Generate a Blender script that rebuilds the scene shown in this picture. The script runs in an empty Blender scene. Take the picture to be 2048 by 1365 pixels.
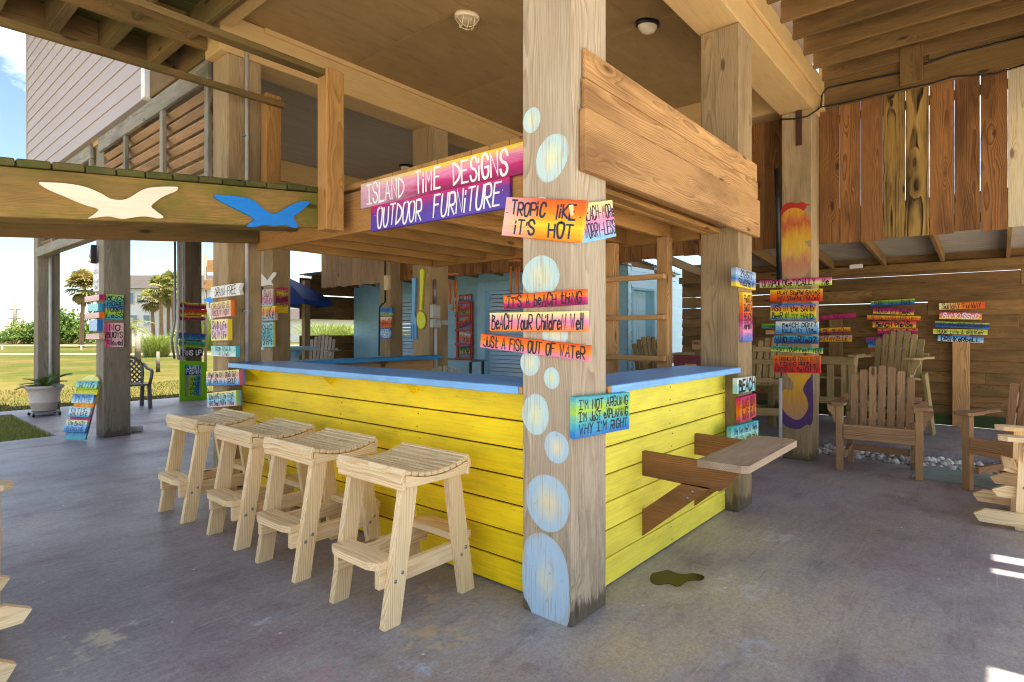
import bpy, math, random
from mathutils import Vector, Matrix

# ------------------------------------------------------------------ camera, sky, sun, exposure
S = bpy.context.scene
C = S.collection
AZ = math.radians(40.3)                 # camera heading, measured from +X
F_PX, HZ, EYE = 1150.0, 662.0, 1.35
cd = bpy.data.cameras.new('camera'); cam = bpy.data.objects.new('camera', cd); C.objects.link(cam)
cam.location = (0, 0, EYE)
cam.rotation_euler = (math.radians(90), 0, AZ - math.radians(90))
cd.sensor_width = 36.0; cd.lens = 36.0 * F_PX / 2048.0
cd.shift_y = -(682.5 - HZ) / 2048.0
cd.clip_start = 0.02; cd.clip_end = 2000
S.camera = cam

SUN_EL, SUN_DIR = math.radians(78), Vector((0.10, -1.0))    # towards the sun, horizontally
W = bpy.data.worlds.new("World"); S.world = W; W.use_nodes = True
wt = W.node_tree; wt.nodes.clear()
wo = wt.nodes.new('ShaderNodeOutputWorld'); wb = wt.nodes.new('ShaderNodeBackground')
sky = wt.nodes.new('ShaderNodeTexSky'); sky.sky_type = 'NISHITA'; sky.sun_disc = False
sky.sun_elevation = SUN_EL; sky.sun_rotation = math.atan2(SUN_DIR.x, SUN_DIR.y)
sky.air_density = 1.0; sky.dust_density = 0.6; sky.ozone_density = 2.0
tc = wt.nodes.new('ShaderNodeTexCoord'); mp = wt.nodes.new('ShaderNodeMapping'); mp.inputs['Scale'].default_value = (1, 1, 2.2)
cn = wt.nodes.new('ShaderNodeTexNoise'); cn.noise_dimensions = '4D'; cn.inputs['W'].default_value = 1.7; cn.inputs['Scale'].default_value = 3.1; cn.inputs['Detail'].default_value = 7
cn.inputs['Roughness'].default_value = 0.55
cr = wt.nodes.new('ShaderNodeValToRGB'); cr.color_ramp.elements[0].position = 0.50; cr.color_ramp.elements[1].position = 0.62
cm = wt.nodes.new('ShaderNodeMix'); cm.data_type = 'RGBA'; cm.inputs['B'].default_value = (12.5, 12.8, 13.2, 1)
wt.links.new(tc.outputs['Generated'], mp.inputs['Vector']); wt.links.new(mp.outputs['Vector'], cn.inputs['Vector'])
wt.links.new(cn.outputs['Fac'], cr.inputs['Fac']); wt.links.new(cr.outputs['Color'], cm.inputs['Factor'])
wt.links.new(sky.outputs['Color'], cm.inputs['A']); wt.links.new(cm.outputs['Result'], wb.inputs['Color'])
wb.inputs['Strength'].default_value = 0.07
wt.links.new(wb.outputs['Background'], wo.inputs['Surface'])

sd = bpy.data.lights.new('sun', 'SUN'); sun = bpy.data.objects.new('sun', sd); C.objects.link(sun)
sd.energy = 4.6; sd.angle = math.radians(0.53); sd.color = (1.0, 0.95, 0.86)
h = SUN_DIR.normalized() * math.cos(SUN_EL)
sun.rotation_euler = Vector((h.x, h.y, math.sin(SUN_EL))).to_track_quat('Z', 'Y').to_euler()
sun.location = (0, 0, 30)
S.view_settings.view_transform = 'Standard'; S.view_settings.look = 'None'
S.view_settings.exposure = 1.95; S.view_settings.gamma = 1.0
S.render.engine = 'CYCLES'
S.cycles.max_bounces = 10; S.cycles.diffuse_bounces = 7; S.cycles.glossy_bounces = 3
S.cycles.use_denoising = True; S.cycles.pixel_filter_type = 'BLACKMAN_HARRIS'; S.cycles.filter_width = 1.1; S.cycles.sample_clamp_indirect = 6

# ------------------------------------------------------------------ helpers
R = random.Random(7)
CA, SA = math.cos(AZ), math.sin(AZ)
def V(*a): return Vector(a)
def ray(px, py):
    a = (px - 1024) / F_PX
    return Vector((CA + a * SA, SA - a * CA, (HZ - py) / F_PX))
EYEV = Vector((0, 0, EYE))
def onx(px, py, x): r = ray(px, py); return EYEV + r * (x / r.x)
def ony(px, py, y): r = ray(px, py); return EYEV + r * (y / r.y)
def onz(px, py, z=0.0): r = ray(px, py); return EYEV + r * ((z - EYE) / r.z)

class MB:
    """collects shapes into one mesh; every vertex also gets board coordinates for the wood grain"""
    def __init__(s): s.v = []; s.f = []; s.m = []; s.g = []; s.t = []; s.n = []; s.sm = []
    def _add(s, vs, fs, gs, tone, ns, mi=0, smooth=False):
        b = len(s.v); s.v += [tuple(p) for p in vs]; s.g += gs; s.t += [tone] * len(vs); s.n += ns
        for f in fs: s.f.append(tuple(b + i for i in f)); s.m.append(mi); s.sm.append(smooth)
    def ob(s, c, ux, uy, uz, lx, ly, lz, ch=0.003, mi=0):
        """chamfered oriented box; ux is the grain direction; l* are full sizes"""
        c = Vector(c); ux, uy, uz = Vector(ux).normalized(), Vector(uy).normalized(), Vector(uz).normalized()
        h = (lx / 2, ly / 2, lz / 2); ch = min(ch, min(h) * 0.45)
        off = (R.uniform(0, 40), R.uniform(-.06, .06), R.choice((-1, 1)) * R.uniform(.05, .16)); tone = R.random()
        vs = []; gs = []; ns = []; idx = {}
        for sx in (-1, 1):
            for sy in (-1, 1):
                for sz in (-1, 1):
                    sg = (sx, sy, sz)
                    for a in range(3):
                        p = [sg[k] * (h[k] if k == a else h[k] - ch) for k in range(3)]
                        idx[(sg, a)] = len(vs)
                        vs.append(c + ux * p[0] + uy * p[1] + uz * p[2])
                        gs.append((p[0] + off[0], p[1] + off[1], p[2] + off[2]))
                        ns.append((p[0] / h[0], p[1] / h[1], p[2] / h[2]))
        fs = []
        for a in range(3):
            b, d = (a + 1) % 3, (a + 2) % 3
            for sa in (-1, 1):
                q = []
                for sb, sdd in ((-1, -1), (1, -1), (1, 1), (-1, 1)):
                    g = [0, 0, 0]; g[a] = sa; g[b] = sb; g[d] = sdd; q.append(idx[(tuple(g), a)])
                fs.append(q if sa > 0 else q[::-1])
            for sb in (-1, 1):
                for sdd in (-1, 1):
                    g0 = [0, 0, 0]; g1 = [0, 0, 0]; g0[a] = -1; g1[a] = 1
                    g0[b] = g1[b] = sb; g0[d] = g1[d] = sdd
                    g0, g1 = tuple(g0), tuple(g1)
                    q = [idx[(g0, b)], idx[(g1, b)], idx[(g1, d)], idx[(g0, d)]]
                    fs.append(q[::-1] if sb * sdd > 0 else q)
        for sx in (-1, 1):
            for sy in (-1, 1):
                for sz in (-1, 1):
                    g = (sx, sy, sz); q = [idx[(g, 0)], idx[(g, 1)], idx[(g, 2)]]
                    fs.append(q if sx * sy * sz > 0 else q[::-1])
        if ux.cross(uy).dot(uz) < 0: fs = [f[::-1] for f in fs]
        s._add(vs, fs, gs, tone, ns, mi); return s
    def box(s, x0, x1, y0, y1, z0, z1, ch=0.003, mi=0, ax=None):
        c = ((x0 + x1) / 2, (y0 + y1) / 2, (z0 + z1) / 2); d = [abs(x1 - x0), abs(y1 - y0), abs(z1 - z0)]
        if ax is None: ax = max(range(3), key=lambda k: d[k])
        e = [Vector((1, 0, 0)), Vector((0, 1, 0)), Vector((0, 0, 1))]; o = [ax, (ax + 1) % 3, (ax + 2) % 3]
        if d[o[1]] < d[o[2]]: o[1], o[2] = o[2], o[1]
        return s.ob(c, e[o[0]], e[o[1]], e[o[2]], d[o[0]], d[o[1]], d[o[2]], ch, mi)
    def bar(s, p, q, w, t, up=(0, 0, 1), ch=0.003, mi=0, ext=0):
        """board from p to q, w measured across (about `up` x axis -> t along up)"""
        p, q = Vector(p), Vector(q); d = (q - p); L = d.length + 2 * ext; d.normalize()
        up = Vector(up); sd_ = d.cross(up); sd_.normalize(); u2 = sd_.cross(d)
        return s.ob((p + q) / 2, d, sd_, u2, L, w, t, ch, mi)
    def prism(s, pts, o, U, Vv, N, th, mi=0, grain=0):
        """polygon (u,v) extruded th along N from origin o (o is the front face)"""
        o, U, Vv, N = Vector(o), Vector(U), Vector(Vv), Vector(N); n = len(pts)
        off = (R.uniform(0, 40), R.uniform(-.05, .05), R.uniform(.05, .15)); tone = R.random()
        us = [p[0] for p in pts]; vv = [p[1] for p in pts]
        cu, cv = (max(us) + min(us)) / 2, (max(vv) + min(vv)) / 2
        hu, hv = max((max(us) - min(us)) / 2, 1e-4), max((max(vv) - min(vv)) / 2, 1e-4)
        vs = []; gs = []; ns = []
        for k in (0, 1):
            for (u, v) in pts:
                vs.append(o + U * u + Vv * v + N * (th * k))
                l, w = (u, v) if grain == 0 else (v, u)
                gs.append((l + off[0], w + off[1], th * k + off[2])); ns.append(((u - cu) / hu, (v - cv) / hv, k * 2 - 1))
        a = sum(pts[i][0] * pts[(i + 1) % n][1] - pts[(i + 1) % n][0] * pts[i][1] for i in range(n))
        ccw = (a > 0) == (U.cross(Vv).dot(N) > 0)
        top = list(range(n, 2 * n)); bot = list(range(n))[::-1]
        sides = [(i, (i + 1) % n, n + (i + 1) % n, n + i) for i in range(n)]
        fs = [top, bot] + sides
        if not ccw: fs = [tuple(f)[::-1] for f in fs]
        s._add(vs, fs, gs, tone, ns, mi); return s
    def tube(s, path, r, n=8, mi=0, cap=True, r2=None):
        path = [Vector(p) for p in path]; m = len(path); vs = []; gs = []; L = 0
        fr = None
        for i, p in enumerate(path):
            d = (path[min(i + 1, m - 1)] - path[max(i - 1, 0)]).normalized()
            a = fr if fr is not None else (Vector((0, 0, 1)) if abs(d.z) < .9 else Vector((1, 0, 0)))
            x = (a - d * a.dot(d)).normalized(); y = d.cross(x); fr = x
            if i: L += (p - path[i - 1]).length
            rr = r if r2 is None else r + (r2 - r) * i / (m - 1)
            for k in range(n):
                t = 2 * math.pi * k / n
                vs.append(p + x * (rr * math.cos(t)) + y * (rr * math.sin(t))); gs.append((L, rr * math.cos(t), rr * math.sin(t)))
        fs = [(i * n + k, i * n + (k + 1) % n, (i + 1) * n + (k + 1) % n, (i + 1) * n + k) for i in range(m - 1) for k in range(n)]
        if cap: fs += [tuple(range(n))[::-1], tuple((m - 1) * n + k for k in range(n))]
        s._add(vs, fs, gs, R.random(), [(0, 0, 0)] * len(vs), mi, True); return s
    def lathe(s, prof, o=(0, 0, 0), n=24, mi=0, sx=1, sy=1, U=(1, 0, 0), Vv=(0, 1, 0), N=(0, 0, 1)):
        o, U, Vv, N = Vector(o), Vector(U), Vector(Vv), Vector(N); vs = []; gs = []
        for (r, z) in prof:
            for k in range(n):
                t = 2 * math.pi * k / n
                vs.append(o + U * (r * sx * math.cos(t)) + Vv * (r * sy * math.sin(t)) + N * z); gs.append((z, r * math.cos(t), r * math.sin(t)))
        m = len(prof)
        fs = [(i * n + k, i * n + (k + 1) % n, (i + 1) * n + (k + 1) % n, (i + 1) * n + k) for i in range(m - 1) for k in range(n)]
        s._add(vs, fs, gs, R.random(), [(0, 0, 0)] * len(vs), mi, True); return s
    def quad(s, a, b, c, d, mi=0, tone=None):
        s._add([a, b, c, d], [(0, 1, 2, 3)], [tuple(Vector(p)) for p in (a, b, c, d)], R.random() if tone is None else tone,
               [(-1, -1, 0), (1, -1, 0), (1, 1, 0), (-1, 1, 0)], mi); return s
    def tri(s, a, b, c, mi=0, tone=None):
        s._add([a, b, c], [(0, 1, 2)], [tuple(Vector(p)) for p in (a, b, c)], R.random() if tone is None else tone, [(0, 0, 0)] * 3, mi); return s
    def build(s, name, mats, parent=None, base=None):
        me = bpy.data.meshes.new(name)
        if not isinstance(mats, (list, tuple)): mats = [mats]
        off = Vector((0, 0, 0))
        if parent is None:
            xs = [p[0] for p in s.v]; ys = [p[1] for p in s.v]; zs = [p[2] for p in s.v]
            off = Vector(((min(xs) + max(xs)) / 2, (min(ys) + max(ys)) / 2, min(zs)))
        me.from_pydata([tuple(Vector(p) - off) for p in s.v], [], s.f)
        for m in mats: me.materials.append(m)
        me.polygons.foreach_set('material_index', s.m); me.polygons.foreach_set('use_smooth', s.sm)
        a = me.attributes.new('grain', 'FLOAT_VECTOR', 'POINT'); a.data.foreach_set('vector', [x for g in s.g for x in g])
        a = me.attributes.new('tone', 'FLOAT', 'POINT'); a.data.foreach_set('value', s.t)
        a = me.attributes.new('unit', 'FLOAT_VECTOR', 'POINT'); a.data.foreach_set('vector', [x for g in s.n for x in g])
        me.update()
        o = bpy.data.objects.new(name, me); C.objects.link(o)
        if parent is None: o.location = off
        else:
            o.parent = parent
            if parent.get('_w'): o.matrix_parent_inverse = Matrix.Translation(-Vector(parent['_w']))
        return o

def tag(o, label=None, cat=None, group=None, kind=None):
    if label: o['label'] = label
    if cat: o['category'] = cat
    if group: o['group'] = group
    if kind: o['kind'] = kind
    return o
def thing(name, label, cat, loc=(0, 0, 0), rz=0, group=None, world=False):
    """an Empty at the thing's base; world=True when its parts are given in world coordinates"""
    o = bpy.data.objects.new(name, None); C.objects.link(o); o.empty_display_size = .1
    o.location = loc; o.rotation_euler = (0, 0, rz)
    if world: o['_w'] = tuple(loc)
    return tag(o, label, cat, group)
def dup(root, label, loc, rz=0, group=None):
    r = root.copy(); C.objects.link(r); r.location = loc; r.rotation_euler = (0, 0, rz); r['label'] = label
    if group: r['group'] = group
    for ch in list(root.children):
        c_ = ch.copy(); C.objects.link(c_); c_.parent = r
        for g in ch.children:
            d = g.copy(); C.objects.link(d); d.parent = c_
    return r

# ------------------------------------------------------------------ materials
def srgb(r, g, b):
    f = lambda x: (x / 255 / 12.92) if x <= 10 else ((x / 255 + .055) / 1.055) ** 2.4
    return (f(r), f(g), f(b), 1)
def newmat(name):
    m = bpy.data.materials.new(name); m.use_nodes = True; nt = m.node_tree
    return m, nt, nt.nodes['Principled BSDF']
def nd(nt, typ, **kw):
    n = nt.nodes.new(typ)
    for k, v in kw.items():
        if k in n.bl_rna.properties: setattr(n, k, v)
        else: n.inputs[k].default_value = v
    return n
def lk(nt, a, b): nt.links.new(a, b)
def vmul(nt, src, vec):
    n = nd(nt, 'ShaderNodeVectorMath', operation='MULTIPLY'); lk(nt, src, n.inputs[0]); n.inputs[1].default_value = vec; return n.outputs[0]
def noise(nt, vec, scale=1, detail=2, rough=.5):
    n = nd(nt, 'ShaderNodeTexNoise', Scale=scale, Detail=detail, Roughness=rough); lk(nt, vec, n.inputs['Vector']); return n
def ramp(nt, fac, pts, interp='LINEAR'):
    n = nt.nodes.new('ShaderNodeValToRGB'); cr_ = n.color_ramp; cr_.interpolation = interp
    while len(cr_.elements) < len(pts): cr_.elements.new(.5)
    for e, (p, c_) in zip(cr_.elements, sorted(pts, key=lambda q: q[0])):
        e.position = p; e.color = c_ if len(c_) == 4 else (*c_, 1)
    lk(nt, fac, n.inputs['Fac']); return n.outputs['Color']
def mixc(nt, fac, a, b, blend='MIX'):
    n = nt.nodes.new('ShaderNodeMix'); n.data_type = 'RGBA'; n.blend_type = blend
    for k, v in (('Factor', fac), ('A', a), ('B', b)):
        if isinstance(v, (int, float)): n.inputs[k].default_value = v
        elif isinstance(v, tuple): n.inputs[k].default_value = v
        else: lk(nt, v, n.inputs[k])
    return n.outputs['Result']
def mrange(nt, v, a, b, c_, d):
    n = nd(nt, 'ShaderNodeMapRange'); lk(nt, v, n.inputs['Value'])
    for k, x in zip(('From Min', 'From Max', 'To Min', 'To Max'), (a, b, c_, d)): n.inputs[k].default_value = x
    return n.outputs['Result']
def mth(nt, op, a, b=None):
    n = nd(nt, 'ShaderNodeMath', operation=op)
    for i, v in enumerate((a, b)):
        if v is None: continue
        if isinstance(v, (int, float)): n.inputs[i].default_value = v
        else: lk(nt, v, n.inputs[i])
    return n.outputs[0]
def bump(nt, hgt, bs, strength=.3, dist=.002):
    n = nd(nt, 'ShaderNodeBump', Strength=strength, Distance=dist); lk(nt, hgt, n.inputs['Height']); lk(nt, n.outputs[0], bs.inputs['Normal'])
def attr(nt, name): n = nt.nodes.new('ShaderNodeAttribute'); n.attribute_name = name; return n

def wood(name, c1, c2, stain=srgb(70, 60, 50), samt=.35, knots=.35, ring=30, rough=.75, tv=.35, stain2=None, s2=0, contrast=1.0, spec=.25, base=0):
    m, nt, bs = newmat(name); g0 = attr(nt, 'grain').outputs['Vector']
    oi = nt.nodes.new('ShaderNodeObjectInfo'); sh = nd(nt, 'ShaderNodeCombineXYZ'); lk(nt, mth(nt, 'MULTIPLY', oi.outputs['Random'], 23.0), sh.inputs[0])
    ad = nd(nt, 'ShaderNodeVectorMath', operation='ADD'); lk(nt, g0, ad.inputs[0]); lk(nt, sh.outputs[0], ad.inputs[1]); g = ad.outputs[0]
    n1 = noise(nt, vmul(nt, g, (1.3, 5, 5)), 1, 2).outputs['Color']
    sub = nd(nt, 'ShaderNodeVectorMath', operation='SUBTRACT'); lk(nt, n1, sub.inputs[0]); sub.inputs[1].default_value = (.5, .5, .5)
    add = nd(nt, 'ShaderNodeVectorMath', operation='ADD'); lk(nt, vmul(nt, sub.outputs[0], (0, .055, .055)), add.inputs[0]); lk(nt, g, add.inputs[1])
    vo = nd(nt, 'ShaderNodeTexVoronoi', Scale=1.0); lk(nt, vmul(nt, g, (2.6, 8, 8)), vo.inputs['Vector'])
    sep = nd(nt, 'ShaderNodeSeparateColor'); lk(nt, vo.outputs['Color'], sep.inputs[0])
    gate = mth(nt, 'LESS_THAN', sep.outputs[0], knots)
    near = mth(nt, 'MULTIPLY', mrange(nt, vo.outputs['Distance'], .45, .0, 0, 1), gate)
    kn = mth(nt, 'MULTIPLY', mrange(nt, vo.outputs['Distance'], .17, .08, 0, 1), gate)
    push = nd(nt, 'ShaderNodeVectorMath', operation='ADD'); lk(nt, add.outputs[0], push.inputs[0])
    cmb = nd(nt, 'ShaderNodeCombineXYZ'); lk(nt, mth(nt, 'MULTIPLY', near, .03), cmb.inputs[2]); lk(nt, cmb.outputs[0], push.inputs[1])
    wv = nd(nt, 'ShaderNodeTexWave', wave_type='RINGS', rings_direction='X', wave_profile='SAW', Scale=ring * 1.9, Distortion=0.0)
    lk(nt, push.outputs[0], wv.inputs['Vector'])
    mid = tuple((a * (.6) + b * .4) for a, b in zip(c1, c2))
    lo = tuple(a + (b - a) * .72 * contrast for a, b in zip(c1, c2))
    col = ramp(nt, wv.outputs['Fac'], [(0, c1), (.45, tuple(a * .75 + b * .25 for a, b in zip(c1, lo))), (.82, lo), (.93, lo), (1, c1)])
    fade = noise(nt, vmul(nt, g, (.9, 9, 9)), 1.7, 3, .6).outputs['Fac']
    col = mixc(nt, mrange(nt, fade, .42, .62, .0, .8), col, tuple(a * .66 + b * .34 for a, b in zip(c1, lo)))
    fb = noise(nt, vmul(nt, g, (5, 170, 170)), 1, 3, .6).outputs['Fac']
    col = mixc(nt, 1.0, col, ramp(nt, fb, [(.25, (.72, .72, .72)), (.5, (.98, .98, .98)), (.75, (1.12, 1.12, 1.12))]), 'MULTIPLY')
    big = noise(nt, vmul(nt, g, (1.1, 5, 5)), 1.0, 4, .6).outputs['Fac']
    col = mixc(nt, mth(nt, 'MULTIPLY', mrange(nt, big, .47, .68, 0, 1), samt), col, stain)
    if stain2 is not None:
        b2 = noise(nt, vmul(nt, g, (1.7, 3.1, 3.1)), 1.6, 4, .65).outputs['Fac']
        col = mixc(nt, mth(nt, 'MULTIPLY', mrange(nt, b2, .42, .62, 0, 1), s2), col, stain2)
    col = mixc(nt, mth(nt, 'MULTIPLY', kn, .85), col, tuple(x * .3 for x in c2[:3]) + (1,))
    if base:
        geo = nt.nodes.new('ShaderNodeNewGeometry'); sz = nd(nt, 'ShaderNodeSeparateXYZ'); lk(nt, geo.outputs['Position'], sz.inputs[0])
        dn = noise(nt, vmul(nt, geo.outputs['Position'], (22, 22, 5)), 1, 5, .7).outputs['Fac']
        k = mth(nt, 'ADD', mrange(nt, sz.outputs[2], 0, .22, .42, -.25), dn)
        col = mixc(nt, mrange(nt, k, .58, .74, 0, base), col, srgb(46, 38, 30))
        k2 = mth(nt, 'ADD', mrange(nt, sz.outputs[2], .2, 1.3, .16, -.12), dn)
        col = mixc(nt, mrange(nt, k2, .56, .70, 0, base * .45), col, srgb(96, 90, 70))
    tn = mth(nt, 'ADD', mrange(nt, attr(nt, 'tone').outputs['Fac'], 0, 1, 1 - tv / 2, 1 + tv / 2), mrange(nt, oi.outputs['Random'], 0, 1, -.06, .06))
    hs = nd(nt, 'ShaderNodeHueSaturation'); lk(nt, tn, hs.inputs['Value']); lk(nt, col, hs.inputs['Color'])
    lk(nt, hs.outputs[0], bs.inputs['Base Color']); bs.inputs['Roughness'].default_value = rough
    bs.inputs['Specular IOR Level'].default_value = spec
    bump(nt, mth(nt, 'ADD', mth(nt, 'MULTIPLY', wv.outputs['Fac'], -.35), fb), bs, .35, .0015)
    return m
def painted(name, col, dirt=srgb(90, 80, 60), damt=.25, var=.12, rough=.55, grainamt=.12, dents=.5, worn=None, wamt=0, spec=.4):
    """paint over boards: blotchy coat, grain showing through, dirt"""
    m, nt, bs = newmat(name); g = attr(nt, 'grain').outputs['Vector']
    fb = noise(nt, vmul(nt, g, (4, 110, 110)), 1, 3, .6).outputs['Fac']
    bl = noise(nt, vmul(nt, g, (2.2, 5, 5)), 1.3, 4, .6).outputs['Fac']
    c_ = mixc(nt, 1.0, col, ramp(nt, bl, [(.3, (1 - var,) * 3), (.7, (1 + var,) * 3)]), 'MULTIPLY')
    c_ = mixc(nt, 1.0, c_, ramp(nt, fb, [(.3, (1 - grainamt,) * 3), (.7, (1 + grainamt * .5,) * 3)]), 'MULTIPLY')
    d = noise(nt, vmul(nt, g, (1.6, 7, 7)), 2.4, 6, .7).outputs['Fac']
    c_ = mixc(nt, mth(nt, 'MULTIPLY', mrange(nt, d, .55, .75, 0, 1), damt), c_, dirt)
    if worn is not None:
        w_ = noise(nt, vmul(nt, g, (6, 22, 22)), 3, 5, .7).outputs['Fac']
        c_ = mixc(nt, mth(nt, 'MULTIPLY', mrange(nt, w_, .62, .68, 0, 1), wamt), c_, worn)
    tn = mrange(nt, attr(nt, 'tone').outputs['Fac'], 0, 1, 1 - var / 2, 1 + var / 2)
    hs = nd(nt, 'ShaderNodeHueSaturation'); lk(nt, tn, hs.inputs['Value']); lk(nt, c_, hs.inputs['Color'])
    lk(nt, hs.outputs[0], bs.inputs['Base Color'])
    lk(nt, mrange(nt, bl, .3, .7, rough - .1, rough + .1), bs.inputs['Roughness']); bs.inputs['Specular IOR Level'].default_value = spec
    bump(nt, fb, bs, .3 * dents, .0012)
    return m
def plain(name, col, rough=.5, metal=0, var=.1, scale=8, spec=.5):
    m, nt, bs = newmat(name); t = nd(nt, 'ShaderNodeTexCoord')
    n = noise(nt, t.outputs['Object'], scale, 4, .6).outputs['Fac']
    lk(nt, mixc(nt, 1.0, col, ramp(nt, n, [(.3, (1 - var,) * 3), (.7, (1 + var,) * 3)]), 'MULTIPLY'), bs.inputs['Base Color'])
    bs.inputs['Roughness'].default_value = rough; bs.inputs['Metallic'].default_value = metal; bs.inputs['Specular IOR Level'].default_value = spec
    return m
def signpaint(name, cols, axis=1, left=None):
    """bands of craft paint blended into one another across the plank"""
    m, nt, bs = newmat(name); u = attr(nt, 'unit').outputs['Vector']; g = attr(nt, 'grain').outputs['Vector']
    sp = nd(nt, 'ShaderNodeSeparateXYZ'); lk(nt, u, sp.inputs[0])
    n1 = noise(nt, vmul(nt, g, (5, 22, 22)), 1, 5, .7).outputs['Fac']
    f = mth(nt, 'ADD', mrange(nt, sp.outputs[axis], -1, 1, 1, 0) if axis == 1 else mrange(nt, sp.outputs[0], -1, 1, 0, 1),
            mth(nt, 'MULTIPLY', mth(nt, 'SUBTRACT', n1, .5), .5))
    k = len(cols); c_ = ramp(nt, f, [(.04 + .92 * (i / max(1, k - 1)), cc) for i, cc in enumerate(cols)])
    if left is not None:
        lf = mth(nt, 'ADD', mrange(nt, sp.outputs[0], -1, 1, 0, 1), mth(nt, 'MULTIPLY', mth(nt, 'SUBTRACT', n1, .5), .4))
        c_ = mixc(nt, mrange(nt, lf, .05, .45, .75, 0), c_, left)
    fb = noise(nt, vmul(nt, g, (6, 150, 150)), 1, 3, .6).outputs['Fac']
    c_ = mixc(nt, 1.0, c_, ramp(nt, fb, [(.3, (.84,) * 3), (.7, (1.06,) * 3)]), 'MULTIPLY')
    lk(nt, c_, bs.inputs['Base Color']); bs.inputs['Roughness'].default_value = .5; bs.inputs['Specular IOR Level'].default_value = .35
    bump(nt, fb, bs, .15, .001)
    return m

WOOD = dict(
 post=wood('post_wood', srgb(204, 186, 158), srgb(152, 130, 103), srgb(158, 132, 104), .4, .14, 24, tv=.08, base=.75),
 postwarm=wood('warm_post_wood', srgb(178, 152, 112), srgb(138, 112, 76), srgb(110, 90, 60), .6, .12, 26, tv=.1, base=.6),
 postgrey=wood('grey_post_wood', srgb(150, 138, 118), srgb(104, 94, 78), srgb(92, 92, 70), .5, .2, 28, tv=.12, base=.6),
 postdark=wood('dark_post_wood', srgb(128, 112, 90), srgb(84, 70, 54), srgb(60, 56, 40), .6, .3, 28, tv=.1, base=.5),
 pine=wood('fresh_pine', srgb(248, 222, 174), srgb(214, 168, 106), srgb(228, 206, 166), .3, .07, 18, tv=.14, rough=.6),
 pinegrey=wood('weathered_pine', srgb(224, 204, 162), srgb(186, 158, 112), srgb(190, 180, 150), .45, .3, 24, tv=.16, rough=.7),
 treated=wood('treated_lumber', srgb(190, 140, 78), srgb(142, 96, 46), srgb(104, 82, 42), .45, .35, 26, tv=.25),
 cedar=wood('cedar_boards', srgb(214, 166, 108), srgb(152, 106, 60), srgb(116, 78, 46), .6, .55, 22, tv=.22, contrast=1.15),
 balc=wood('balcony_lumber', srgb(140, 108, 62), srgb(100, 74, 38), srgb(72, 56, 32), .5, .3, 26, tv=.25),
 joist=wood('joist_lumber', srgb(186, 136, 72), srgb(146, 100, 48), srgb(98, 78, 40), .5, .3, 26, tv=.2),
 mossy=wood('mossy_beam', srgb(172, 134, 74), srgb(124, 94, 46), srgb(84, 76, 36), .65, .3, 26, tv=.15, stain2=srgb(100, 106, 32), s2=.75),
 mossdeck=wood('mossy_decking', srgb(104, 94, 50), srgb(66, 60, 32), srgb(50, 60, 24), .7, .2, 26, tv=.4, stain2=srgb(70, 84, 28), s2=.5),
 mossrim=wood('stained_deck_lumber', srgb(136, 104, 62), srgb(92, 68, 38), srgb(56, 54, 30), .7, .3, 26, tv=.25, stain2=srgb(92, 92, 42), s2=.4),
 louver=wood('weathered_slats', srgb(186, 150, 112), srgb(140, 108, 78), srgb(110, 88, 70), .5, .2, 34, tv=.3),
 louverrail=wood('grey_weathered_rail', srgb(170, 160, 146), srgb(104, 94, 86), srgb(64, 58, 50), .7, .3, 28, tv=.2, stain2=srgb(120, 126, 84), s2=.35),
 hung=wood('orange_screen_boards', srgb(156, 106, 58), srgb(100, 62, 30), srgb(70, 46, 24), .65, .4, 20, tv=.4, contrast=1.25),
 figured=wood('figured_screen_boards', srgb(176, 138, 72), srgb(40, 26, 10), srgb(40, 28, 12), .9, .9, 8, tv=.2, contrast=1.4),
 fence=wood('brown_fence_planks', srgb(156, 116, 70), srgb(110, 78, 44), srgb(74, 62, 34), .6, .35, 24, tv=.45, stain2=srgb(74, 68, 30), s2=.35),
 teak=wood('oiled_chair_wood', srgb(180, 142, 100), srgb(134, 98, 62), srgb(114, 90, 68), .4, .25, 26, tv=.35, rough=.65),
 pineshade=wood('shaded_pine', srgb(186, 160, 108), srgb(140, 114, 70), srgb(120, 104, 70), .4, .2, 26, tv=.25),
 arm=wood('shelf_arm_wood', srgb(158, 110, 66), srgb(108, 70, 38), srgb(84, 56, 34), .5, .25, 26, tv=.2),
 shelf=wood('worn_shelf_wood', srgb(190, 166, 140), srgb(142, 116, 92), srgb(110, 92, 76), .6, .2, 26, tv=.1),
 greychair=wood('grey_chair_wood', srgb(206, 192, 176), srgb(164, 150, 138), srgb(140, 130, 120), .4, .2, 26, tv=.2),
)
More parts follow.
